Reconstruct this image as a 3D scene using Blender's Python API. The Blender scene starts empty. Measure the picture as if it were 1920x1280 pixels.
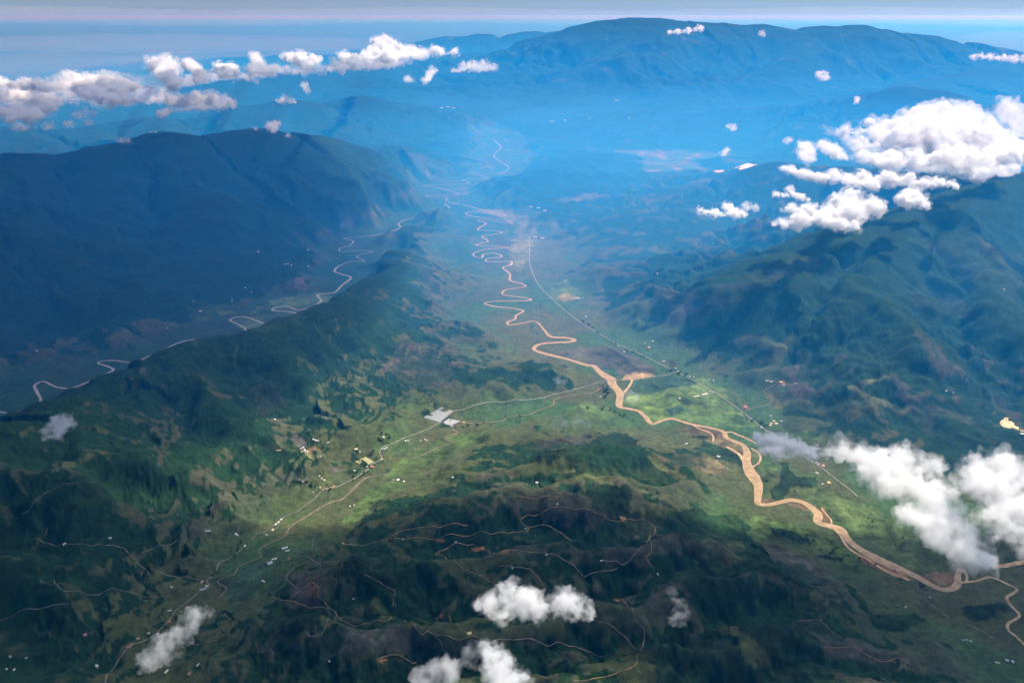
import bpy, bmesh, math, random
import numpy as np
from mathutils import Vector

random.seed(7)
RNG = np.random.default_rng(7)
SC = bpy.context.scene
COL = SC.collection

# ------------------------------------------------------------------ camera, sky, sun, exposure
CAM_Z = 4000.0            # metres above the valley floor
F = 1600.0                # focal length in photo pixels (1920 wide)
PITCH = math.atan((640 - 30) / F)
cam = bpy.data.cameras.new('camera')
cam.sensor_width = 36.0
cam.lens = 36.0 * F / 1920.0
cam.clip_start = 1.0
cam.clip_end = 6.0e6
camo = bpy.data.objects.new('camera', cam)
camo.location = (0, 0, CAM_Z)
camo.rotation_euler = (math.pi / 2 - PITCH, 0, 0)
COL.objects.link(camo)
SC.camera = camo

SUN_AZ = math.radians(58)      # clockwise from the view direction (+Y): ahead and to the right
SUN_EL = math.radians(51)
world = bpy.data.worlds.new('World')
SC.world = world
world.use_nodes = True
wn = world.node_tree
bg = wn.nodes['Background']
sky = wn.nodes.new('ShaderNodeTexSky')
sky.sky_type = 'NISHITA'
sky.sun_disc = False
sky.sun_elevation = SUN_EL
sky.sun_rotation = SUN_AZ
sky.altitude = 0
sky.air_density = 1.0
sky.dust_density = 0.0
sky.ozone_density = 1.5
tint = wn.nodes.new('ShaderNodeVectorMath'); tint.operation = 'MULTIPLY'; tint.inputs[1].default_value = (0.40, 0.60, 1.12)
wn.links.new(sky.outputs[0], tint.inputs[0]); wn.links.new(tint.outputs[0], bg.inputs[0])
bg.inputs[1].default_value = 0.05

sun = bpy.data.lights.new('sun', 'SUN')
sun.energy = 5.0
sun.angle = math.radians(0.5)
sun.color = (1.0, 0.94, 0.82)
suno = bpy.data.objects.new('sun', sun)
TO_SUN = Vector((math.sin(SUN_AZ) * math.cos(SUN_EL), math.cos(SUN_AZ) * math.cos(SUN_EL), math.sin(SUN_EL)))
suno.rotation_euler = (-TO_SUN).to_track_quat('-Z', 'Y').to_euler()
suno.location = (0, 0, 9000)
COL.objects.link(suno)

SC.view_settings.view_transform = 'Standard'
SC.view_settings.look = 'None'
SC.view_settings.gamma = 1.0
SC.view_settings.exposure = 0.78
SC.render.engine = 'CYCLES'
cy = SC.cycles
cy.max_bounces = 14
cy.diffuse_bounces = 2
cy.glossy_bounces = 1
cy.volume_bounces = 9
cy.transparent_max_bounces = 96
cy.use_denoising = True
cy.volume_max_steps = 256

HAZE_DENSITY = 1.15e-5
HAZE_COLOR = (0.014, 0.37, 1.0)
HAZE_ABSORB = (1.0, 0.58, 1.0)
HAZE_ANISO = 0.52

# ------------------------------------------------------------------ tagging
def tag(o, label, cat=None, group=None, kind=None):
    o['label'] = label
    if cat: o['category'] = cat
    if group: o['group'] = group
    if kind: o['kind'] = kind
    return o

# ------------------------------------------------------------------ pixel -> place
CP, SP = math.cos(PITCH), math.sin(PITCH)
def pdir(px, py):
    u = (px - 960.0) / F; v = (640.0 - py) / F
    return np.array([u, CP + v * SP, -SP + v * CP])
def at_z(px, py, z):
    d = pdir(px, py); t = (z - CAM_Z) / d[2]
    return np.array([d[0] * t, d[1] * t, z])
def at_Y(px, py, Y):
    d = pdir(px, py); t = Y / d[1]
    return np.array([d[0] * t, Y, CAM_Z + d[2] * t])

# ------------------------------------------------------------------ noise
_perm = np.concatenate([RNG.permutation(1024)] * 2).astype(np.int32)
_ang = RNG.random(1024) * 2 * np.pi
_gx, _gy = np.cos(_ang).astype(np.float32), np.sin(_ang).astype(np.float32)
_g3 = RNG.normal(size=(1024, 3)); _g3 = (_g3 / np.linalg.norm(_g3, axis=1)[:, None]).astype(np.float32)
def noise2(x, y, seed=0):
    x = x + seed * 37.17; y = y + seed * 91.73
    xf = np.floor(x); yf = np.floor(y)
    fx = (x - xf).astype(np.float32); fy = (y - yf).astype(np.float32)
    xi = xf.astype(np.int64); yi = yf.astype(np.int64)
    def gr(dx, dy):
        h = _perm[(_perm[(xi + dx) & 1023] + (yi + dy)) & 1023]
        return _gx[h] * (fx - dx) + _gy[h] * (fy - dy)
    u = fx * fx * fx * (fx * (fx * 6 - 15) + 10); v = fy * fy * fy * (fy * (fy * 6 - 15) + 10)
    a = gr(0, 0); b = gr(1, 0); c = gr(0, 1); d = gr(1, 1)
    return ((a + (b - a) * u) * (1 - v) + (c + (d - c) * u) * v) * 1.5
def noise3(p, seed=0):
    p = p + seed * 53.31
    pf = np.floor(p); f = (p - pf).astype(np.float32); i = pf.astype(np.int64)
    w = f * f * f * (f * (f * 6 - 15) + 10)
    out = 0
    for dx in (0, 1):
        for dy in (0, 1):
            for dz in (0, 1):
                h = _perm[(_perm[(_perm[(i[:, 0] + dx) & 1023] + i[:, 1] + dy) & 1023] + i[:, 2] + dz) & 1023]
                g = _g3[h]
                dot = g[:, 0] * (f[:, 0] - dx) + g[:, 1] * (f[:, 1] - dy) + g[:, 2] * (f[:, 2] - dz)
                out = out + dot * (w[:, 0] if dx else 1 - w[:, 0]) * (w[:, 1] if dy else 1 - w[:, 1]) * (w[:, 2] if dz else 1 - w[:, 2])
    return out * 1.4
def fbm(x, y, lam, octs, seed=0, spacing=None, gain=0.5):
    out = np.zeros(x.shape, np.float32); a = 1.0; l = lam
    for o in range(octs):
        n = noise2(x / l, y / l, seed + o)
        if spacing is not None: n = n * np.clip(l / (2.2 * spacing) - 0.6, 0, 1)
        out += a * n; a *= gain; l *= 0.5
    return out
def ridged(x, y, lam, octs, seed=0, spacing=None):
    out = np.zeros(x.shape, np.float32); a = 0.55; l = lam; wgt = 1.0
    for o in range(octs):
        n = 1 - np.abs(noise2(x / l, y / l, seed + o)) * 1.25
        n = np.clip(n, 0, 1) ** 2
        if spacing is not None:
            k = np.clip(l / (2.2 * spacing) - 0.6, 0, 1); n = n * k + 0.45 * (1 - k)
        out += a * n * wgt; wgt = np.clip(n * 1.6, 0, 1); a *= 0.5; l *= 0.5
    return out
def sstep(a, b, x):
    t = np.clip((x - a) / (b - a), 0, 1); return t * t * (3 - 2 * t)

# ------------------------------------------------------------------ traced lines (photo pixels)
RIVER_MAIN = [(1802,1065),(1797,1078),(1796,1097),(1774,1106),(1750,1099),(1720,1082),(1683,1065),(1646,1048),(1609,1026),(1589,1008),(1576,991),
 (1549,984),(1533,978),(1534,964),(1522,951),(1505,941),(1482,937),(1461,941),(1441,946),(1422,944),(1421,931),(1423,910),(1414,894),(1404,880),
 (1398,863),(1400,848),(1394,835),(1377,827),(1362,820),(1355,809),(1329,802),(1298,796),(1277,790),(1260,785),(1244,788),(1225,795),(1216,791),
 (1210,783),(1198,771),(1181,767),(1163,763),(1160,754),(1162,741),(1156,731),(1147,720),(1146,711),(1135,704),(1123,695),(1113,686),(1100,684),(1063,673),
 (1030,665),(1006,658),(1001,652),(1013,645),(1043,642),(1067,641),(1077,637),(1060,633),(1033,631),(1020,618),(1010,606),(999,602),(979,606),
 (956,609),(952,604),(966,598),(968,591),(981,583),(962,578),(926,574),(909,569),(926,565),(962,564),(994,563),(989,559),(959,555),(942,551),
 (947,544),(962,541),(985,537),(976,531),(957,526),(956,514),(943,502),(957,497),(958,490),(936,491),(912,490),(915,485),(939,482),(938,478),
 (922,475),(906,477),(904,483),(890,481),(890,474),(919,466),(952,465),(936,462),(893,460),(915,452),(905,443),(940,437),(930,433),(897,431),
 (902,425),(911,419),(895,413),(925,414),(960,419),(945,412),(910,409),(885,405),(873,400),(884,397),(910,399),(948,405),(938,400),(905,394),(888,389),(868,384)]
RIVER_MAIN_W = [8,9,11,9,11,14,16,16,14,13,13,12,12,13,13,12,11,9,7,8,11,17,19,15,11,10,9,8,8,9,8,8,8,7,7,8,9,10,10,10,12,13,13,14,15,14,11,10,9] # px, then tapers
RIVER_LEFT = [(-40,762),(0,772),(27,775),(57,766),(76,752),(70,736),(65,723),(81,715),(97,722),(112,727),(140,726),(190,705),(212,694),(202,687),(184,681),(192,677),(215,676),(247,679),
 (280,668),(312,653),(332,644),(352,638),(385,635),(420,636),(437,635),(450,628),(460,617),(444,607),(431,600),(447,594),(466,596),(485,603),(512,611),(540,601),(558,590),
 (545,585),(512,582),(520,576),(541,575),(558,581),(585,576),(602,564),(596,553),(625,549),(635,542),(640,536),(658,521),(643,515),(629,510),(629,504),
 (640,497),(660,490),(684,490),(669,480),(698,472),(674,470),(641,472),(637,466),(655,461),(662,452),(645,447),(690,443),(725,437),(751,427),
 (747,420),(763,411),(798,406),(799,400),(842,391),(835,383),(860,382),(836,377),(838,371),(801,369),(810,365),(842,367),(860,364),(842,358),
 (815,351),(790,348),(828,346),(872,345),(880,342),(868,338),(895,335),(920,335),(902,330),(922,327),(942,324),(954,314),(936,302),(926,291),(939,276),(925,262)]
STREAM = [(1138,727),(1124,730),(1110,737),(1077,741),(1043,747),(1036,760),(1010,769),(993,777),(952,782),(942,789),(902,793),(872,794),(855,799),
 (850,806),(858,811),(837,819),(838,825),(852,829),(825,838),(792,853),(764,862),(766,873),(746,882),(715,890),(687,896),(675,905),(654,925),(640,937),(615,944),(571,971),(544,988),
 (534,1005),(507,1018),(487,1030),(489,1043),(470,1053),(447,1062),(440,1075),(408,1090),(425,1104),(405,1125)]
RIVER_RIGHT = [(1801,1092),(1831,1089),(1854,1082),(1870,1086),(1885,1093),(1906,1104),(1900,1112),(1888,1119),(1890,1128),(1897,1137),(1911,1152),(1905,1160),(1890,1169),(1891,1182),(1905,1193),(1925,1212),(1960,1240)]
MAIN_ROAD = [(993,445),(993,467),(994,497),(1010,534),(1043,568),(1077,596),(1110,618),(1164,648),(1211,669),(1256,692),(1294,710),(1338,735),(1367,754),
 (1394,774),(1427,800),(1442,810),(1475,833),(1508,856),(1539,876),(1563,895),(1593,918),(1608,931)]
VALLEY_LINES = [  # (pixels, plain half width, blend to, metres)
 (RIVER_MAIN, 260, 1200), (RIVER_LEFT, 240, 950), (STREAM, 50, 650), (RIVER_RIGHT, 200, 850), (MAIN_ROAD, 130, 1450), ([(868,384),(830,352),(915,335),(945,318),(939,276),(930,250)], 350, 1500)]

# ------------------------------------------------------------------ ridges: (px, py, forward distance) or ('z', px, py, height)
def RY(lst): return [at_Y(*p) for p in lst]
def RZ(lst): return [at_z(*p) for p in lst]
RIDGES = [  # key, crest points, half width, profile power, spur depth
 ('left', RY([(-260,300,15e3),(0,294,17e3),(100,299,17.3e3),(200,280,18e3),(310,256,19e3),(400,258,19.5e3),(470,249,20e3),(530,253,20.5e3),(570,265,21e3),(650,275,22e3),(740,292,23e3),(800,305,24e3),(860,312,25.5e3)]), 6800, 1.0, .42),
 ('left', RY([(310,256,19e3)]) + RZ([(330,330,1050),(380,400,720),(430,470,380),(450,520,120)]), 2600, 1.1, .4),
 ('left', RY([(470,249,20e3)]) + RZ([(560,320,900),(620,370,520),(660,410,200)]), 2400, 1.1, .4),
 ('left', RY([(100,299,17.3e3)]) + RZ([(90,380,900),(110,460,560),(150,540,200)]), 2400, 1.1, .4),
 ('second', RY([(-260,255,23e3),(0,244,25e3),(150,247,26e3),(270,225,27.5e3),(310,230,28e3),(380,221,28.5e3),(470,199,29.5e3),(540,192,30e3),(600,198,31e3),(626,204,31.5e3),(652,191,32e3),(680,183,32e3),(720,199,32e3),(800,225,32e3),(870,258,31e3)]), 6500, 1.1, .4),
 ('third', RY([(-150,228,33e3),(120,208,36e3),(300,187,39e3),(380,168,41e3),(460,150,43e3),(540,138,45e3),(620,126,48e3),(720,116,52e3),(850,104,56e3),(960,98,60e3)]), 8500, 1.1, .35),
 ('distant', RY([(560,110,76e3),(700,104,76e3),(760,95,76e3),(795,85,76e3),(825,76,76e3),(850,68,76e3),(900,65,76e3),(930,70,76e3),(962,71,76e3),(990,65,76e3),(999,60,76e3),(1012,65,76e3),(1060,58,76e3),(1100,59,76e3),(1200,62,76e3)]), 15000, 1.0, .25),
 ('big', RY([(880,168,44e3),(905,150,46e3),(940,130,48e3),(985,112,49e3),(1040,88,50e3),(1090,66,51e3),(1115,46,52e3),(1140,39,52e3),(1180,36,52e3),(1230,37,52e3),(1310,44,52e3),(1400,50,52e3),(1430,48,52e3),(1490,57,52e3),(1550,51,52e3),(1600,48,52e3),(1640,55,52e3),(1720,66,52e3),(1800,80,52e3),(1840,97,51e3),(1880,104,50e3),(1920,116,50e3),(2150,150,47e3)]), 15000, 1.15, .38),
 ('big', RY([(1230,37,52e3),(1120,110,45e3),(1060,150,42e3),(1000,178,41e3),(960,195,40e3)]), 5000, 1.1, .22),
 ('big', RY([(1550,51,52e3),(1480,110,45e3),(1420,150,42e3)]), 5500, 1.1, .22),
 ('big', RY([(1920,116,50e3),(1800,140,42e3),(1700,160,38e3)]), 5500, 1.1, .22),
 ('right_far', RY([(1240,232,33.5e3),(1290,224,33e3),(1400,203,32e3),(1470,199,31.5e3),(1520,197,31e3),(1570,190,30.5e3),(1640,180,30e3),(1685,171,29.2e3),(1715,167,29e3),(1745,170,28.6e3),(1790,186,28e3),(1850,200,27e3),(1920,221,26e3),(2150,262,24e3)]), 7500, 1.1, .4),
 ('right', RY([(1200,610,10.6e3),(1270,582,10.5e3),(1380,530,10.7e3),(1500,480,11.1e3),(1600,443,11.6e3),(1750,385,12.7e3),(1920,330,14e3),(2200,300,15.5e3)]), 4300, 1.0, .5),
 ('right', RY([(1600,443,11.6e3)]) + RZ([(1660,560,860),(1700,650,620),(1745,720,300),(1770,780,60)]), 1900, 1.05, .5),
 ('right', RY([(1500,480,11.1e3)]) + RZ([(1490,580,560),(1460,650,330),(1445,710,210),(1430,760,60)]), 1400, 1.05, .5),
 ('right', RY([(1380,530,10.7e3)]) + RZ([(1340,600,420),(1300,655,170)]), 1200, 1.05, .5),
 ('right', RY([(1750,385,12.7e3)]) + RZ([(1830,500,950),(1900,600,700),(1960,720,350),(2010,800,150)]), 2000, 1.05, .5),
 ('right', RZ([(1690,560,800),(1600,650,420),(1560,720,160)]), 1200, 1.05, .5),
 ('right', RY([(1920,330,14e3),(1750,330,16.5e3),(1600,320,18e3),(1470,310,18.8e3)]) + RZ([(1350,350,560),(1250,400,330),(1165,430,130)]), 4300, 1.1, .4),
 ('centre', RZ([(842,402,20),(800,416,110),(765,440,240),(722,490,400),(680,530,450),(640,560,470),(590,588,480),(540,608,460),(480,630,430),(400,648,400),(350,649,395),(320,655,390),(290,659,390),(265,667,385),(240,689,365),(205,699,360),(180,701,365),(155,713,370),(125,738,380),(95,776,420),(0,812,520),(-150,850,560),(-400,900,500)]), 2300, 1.0, .5),
 ('centre', RZ([(640,560,470),(700,640,300),(740,700,160),(740,740,60)]), 1200, 1.05, .5),
 ('centre', RZ([(480,630,430),(560,700,330),(620,760,180),(650,800,70)]), 1200, 1.05, .5),
 ('centre', RZ([(310,668,370),(400,740,360),(470,800,250),(520,850,120)]), 1200, 1.05, .5),
 ('centre', RZ([(95,776,420),(210,830,430),(330,890,320),(420,950,180)]), 1200, 1.05, .5),
 ('centre', RZ([(-150,850,560),(20,900,520),(180,970,380),(290,1040,210)]), 1200, 1.05, .5),
 ('centre', RZ([(-300,960,480),(-60,1020,420),(80,1090,300),(180,1160,150)]), 1000, 1.05, .5),
 ('front', RZ([(800,880,60),(900,880,150),(1000,870,220),(1090,860,250),(1180,830,200),(1240,830,90)]), 800, 1.05, .5),
 ('front', RZ([(700,1010,120),(830,960,190),(960,930,270),(1080,930,300),(1180,920,290),(1290,910,190),(1370,930,80)]), 800, 1.0, .5),
 ('front', RZ([(560,1090,130),(700,1060,250),(850,1080,280),(990,1050,330),(1120,1050,340),(1240,1010,310),(1330,1010,230),(1400,1010,120)]), 750, 1.0, .55),
 ('front', RZ([(450,1200,110),(560,1160,280),(690,1165,330),(850,1185,350),(1000,1190,330),(1150,1150,330),(1290,1100,300),(1420,1090,230),(1560,1110,140)]), 700, 1.0, .55),
 ('front', RZ([(600,1330,260),(800,1290,330),(1050,1290,350),(1250,1230,320),(1420,1200,280),(1600,1200,190),(1750,1220,110)]), 700, 1.0, .55),
 ('front', RZ([(1100,1420,330),(1400,1330,330),(1650,1300,260),(1850,1310,180)]), 700, 1.0, .55),
 ('front', RZ([(-200,1330,330),(60,1300,240),(200,1330,120)]), 700, 1.0, .55),
]

# ------------------------------------------------------------------ terrain grid: rings about the ground point below the camera
th_in = np.linspace(-34.5, 34.5, 1180)
th = np.radians(np.concatenate([np.linspace(-80, -35, 90), th_in, np.linspace(35, 80, 90)]))
rr = [900.0]
while rr[-1] < 1000e3:
    r = rr[-1]
    rr.append(r * (1.012 if r < 3200 else 1.0030 if r < 14e3 else 1.0040 if r < 60e3 else 1.016 if r < 400e3 else 1.06))
rr = np.array(rr)
TH, RR = np.meshgrid(th, rr)
GX = (RR * np.sin(TH)); GY = (RR * np.cos(TH))
SH = GX.shape
gx = GX.ravel().astype(np.float32); gy = GY.ravel().astype(np.float32); gr_ = RR.ravel().astype(np.float32)
spacing = np.maximum(gr_ * 0.0030, 12.0)
N = gx.size

def poly_dist(x, y, pts, reach):
    """distance to a polyline (2D), inf beyond reach; also returns the interpolated z and length along"""
    best = np.full(x.shape, 1e9, np.float32)
    P = np.asarray(pts, float)
    for a, b in zip(P[:-1], P[1:]):
        x0, x1 = min(a[0], b[0]) - reach, max(a[0], b[0]) + reach
        y0, y1 = min(a[1], b[1]) - reach, max(a[1], b[1]) + reach
        idx = np.nonzero((x > x0) & (x < x1) & (y > y0) & (y < y1))[0]
        if not idx.size: continue
        dx, dy = b[0] - a[0], b[1] - a[1]; L2 = dx * dx + dy * dy + 1e-6
        t = np.clip(((x[idx] - a[0]) * dx + (y[idx] - a[1]) * dy) / L2, 0, 1)
        d = np.hypot(x[idx] - a[0] - t * dx, y[idx] - a[1] - t * dy).astype(np.float32)
        best[idx] = np.minimum(best[idx], d)
    return best

def ridge_field(pts, w, power, depth, seed):
    P = np.asarray(pts, float)
    reach = w * 1.7
    spur = w <= 2650 and len(pts) < 12
    if spur:
        qx = gx + .30 * w * fbm(gx, gy, w * 1.1, 4, seed + 130, spacing); qy = gy + .30 * w * fbm(gx, gy, w * 1.1, 4, seed + 140, spacing)
    else: qx, qy = gx, gy
    ex, ey = P[-1, 0] - P[0, 0], P[-1, 1] - P[0, 1]; en = math.hypot(ex, ey) + 1e-6; ex /= en; ey /= en
    f = np.zeros(N, np.float32)
    idx = np.nonzero((gx > P[:, 0].min() - reach) & (gx < P[:, 0].max() + reach) & (gy > P[:, 1].min() - reach) & (gy < P[:, 1].max() + reach))[0]
    if not idx.size: return f
    X = gx[idx]; Y = gy[idx]; sp = spacing[idx]; QX = qx[idx]; QY = qy[idx]
    wob = fbm(X, Y, w * 0.55, 4, seed + 40, sp)
    best = np.full(idx.size, -1.0, np.float32); u = np.full(idx.size, 9.0, np.float32)
    for a, b in zip(P[:-1], P[1:]):
        dx, dy = b[0] - a[0], b[1] - a[1]; L = math.hypot(dx, dy) + 1e-3
        t = np.clip(((QX - a[0]) * dx + (QY - a[1]) * dy) / (L * L), 0, 1)
        d = np.hypot(QX - a[0] - t * dx, QY - a[1] - t * dy)
        us = (np.sqrt((d / w) ** 2 + .015) - .122) * (1 + 0.40 * wob)
        val = (a[2] + (b[2] - a[2]) * t) * np.clip(1 - us, 0, 1) ** power * sstep(1.6, 1.15, d / w)
        m = val > best                # the crest point that lifts this spot most
        best[m] = val[m]; u[m] = us[m]
    d = -X * ey + Y * ex; s = X * ex + Y * ey
    uc = np.clip(u, 0, 1)
    best = best * (1 - 0.48 * uc * (1 - uc))
    g = sstep(0.0, 0.42, u)
    # spurs and ravines running down the flank, branching by a second warp
    lam = max(w * 0.19, 330)
    ws = s + 0.55 * lam * fbm(X, Y, lam * 1.6, 3, seed + 71, sp)
    sp1 = np.abs(noise2(ws / lam, d / (3.2 * lam), seed + 11)) * 1.5
    sp2 = np.abs(noise2((ws + 0.3 * d) / (lam * .45), d / (1.7 * lam), seed + 17)) * 1.5
    sp3 = 1 - ridged(X, Y, lam * 0.9, 5, seed + 23, sp)
    k2 = np.clip(lam * .45 / (2.2 * sp) - .6, 0, 1)
    carve = depth * g * (0.50 * (1 - np.clip(sp1, 0, 1)) ** 1.6 + 0.30 * k2 * (1 - np.clip(sp2, 0, 1)) + 0.55 * sp3)
    crest = 1 + 0.020 * fbm(X, Y, w * 0.22, 4, seed + 90, sp)
    f[idx] = np.maximum(best * crest * (1 - carve), 0)
    return f

print('terrain grid', SH)
keys = ['left', 'second', 'third', 'distant', 'big', 'right_far', 'right', 'centre', 'front']
comp = {k: np.zeros(N, np.float32) for k in keys}
for i, (k, pts, w, power, depth) in enumerate(RIDGES):
    f = ridge_field(pts, w, power, depth, i * 3 + 1)
    mx_ = np.maximum(comp[k], f); mn_ = np.minimum(comp[k], f)
    comp[k] = mx_ + 0.10 * mn_ * sstep(.55, .95, mn_ / (mx_ + 1)) * (1 - sstep(150, 700, mx_))
# valley floors
vm = np.ones(N, np.float32); vnear = np.full(N, 1e9, np.float32)
VW = {}
for j, (pl, w0, w1) in enumerate(VALLEY_LINES):
    pts = [at_z(p[0], p[1], 0) for p in pl]
    d = poly_dist(gx, gy, pts, w1 * 1.6)
    VW[j] = d
    wobv = fbm(gx, gy, w1 * 0.8, 3, 200 + j, spacing) * 0.30 * w1
    vm = np.minimum(vm, sstep(w0, w1, d + np.clip(wobv, -w0 * .8, w1) * sstep(0, w0 * 1.2, d)))
base = np.zeros(N, np.float32)
amp_near = sstep(14e3, 6e3, gr_) * 70 + sstep(11e3, 24e3, gr_) * 130
base += amp_near * (0.5 + ridged(gx, gy, 2600, 6, 301, spacing) - 0.35)
base += sstep(60e3, 100e3, gr_) * 200 * fbm(gx, gy, 20000, 3, 320, spacing)
hsum = np.zeros(N, np.float32)
for k in keys: hsum += comp[k] ** 5
H = (hsum + 1) ** 0.2
front_detail = sstep(20, 200, H) * sstep(16e3, 5e3, gr_)
H = H + base * 0.6
H += front_detail * (58 * (ridged(gx, gy, 620, 5, 335, spacing) - .5) + 14 * fbm(gx, gy, 300, 4, 330, spacing))
H = H * vm * np.where(gr_ > 3000, 1, 1)
H = np.maximum(H, 0) + 1.0
H0 = H.reshape(SH).copy()

# ------------------------------------------------------------------ grid lookup and pixel ray -> terrain
def grid_ij(x, y):
    r = np.hypot(x, y); t = np.arctan2(x, y)
    fi = np.interp(r, rr, np.arange(len(rr))); fj = np.interp(t, th, np.arange(len(th)))
    return fi, fj
def height(x, y, G=None):
    G = H0 if G is None else G
    x = np.asarray(x, float); y = np.asarray(y, float)
    fi, fj = grid_ij(x, y)
    i = np.clip(np.floor(fi).astype(int), 0, SH[0] - 2); j = np.clip(np.floor(fj).astype(int), 0, SH[1] - 2)
    a = fi - i; b = fj - j
    return (G[i, j] * (1 - a) * (1 - b) + G[i + 1, j] * a * (1 - b) + G[i, j + 1] * (1 - a) * b + G[i + 1, j + 1] * a * b)
_Y = 1200 * 1.0016 ** np.arange(3300)
def hit(px, py):
    d = pdir(px, py); t = _Y / d[1]
    X = d[0] * t; Z = CAM_Z + d[2] * t
    h = height(X, _Y)
    k = np.nonzero(h >= Z)[0]
    if not k.size: return at_z(px, py, 0)
    k = k[0]
    if k:
        g0 = Z[k - 1] - h[k - 1]; g1 = h[k] - Z[k]; w = g0 / (g0 + g1 + 1e-9)
        Yh = _Y[k - 1] * (1 - w) + _Y[k] * w
    else: Yh = _Y[0]
    x = d[0] / d[1] * Yh
    return np.array([x, Yh, float(height(x, Yh))])

def smooth(pts, step):
    P = np.asarray(pts, float); n = len(P)
    out = []
    for i in range(n - 1):
        p0 = P[max(i - 1, 0)]; p1 = P[i]; p2 = P[i + 1]; p3 = P[min(i + 2, n - 1)]
        k = max(2, int(np.linalg.norm((p2 - p1)[:2]) / step))
        for t in np.arange(k) / k:
            t0 = -t + 2 * t * t - t ** 3; t1 = 2 - 5 * t * t + 3 * t ** 3; t2 = t + 4 * t * t - 3 * t ** 3; t3 = -t * t + t ** 3
            out.append(0.5 * (p0 * t0 + p1 * t1 + p2 * t2 + p3 * t3))
    out.append(P[-1])
    return np.array(out)

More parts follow.
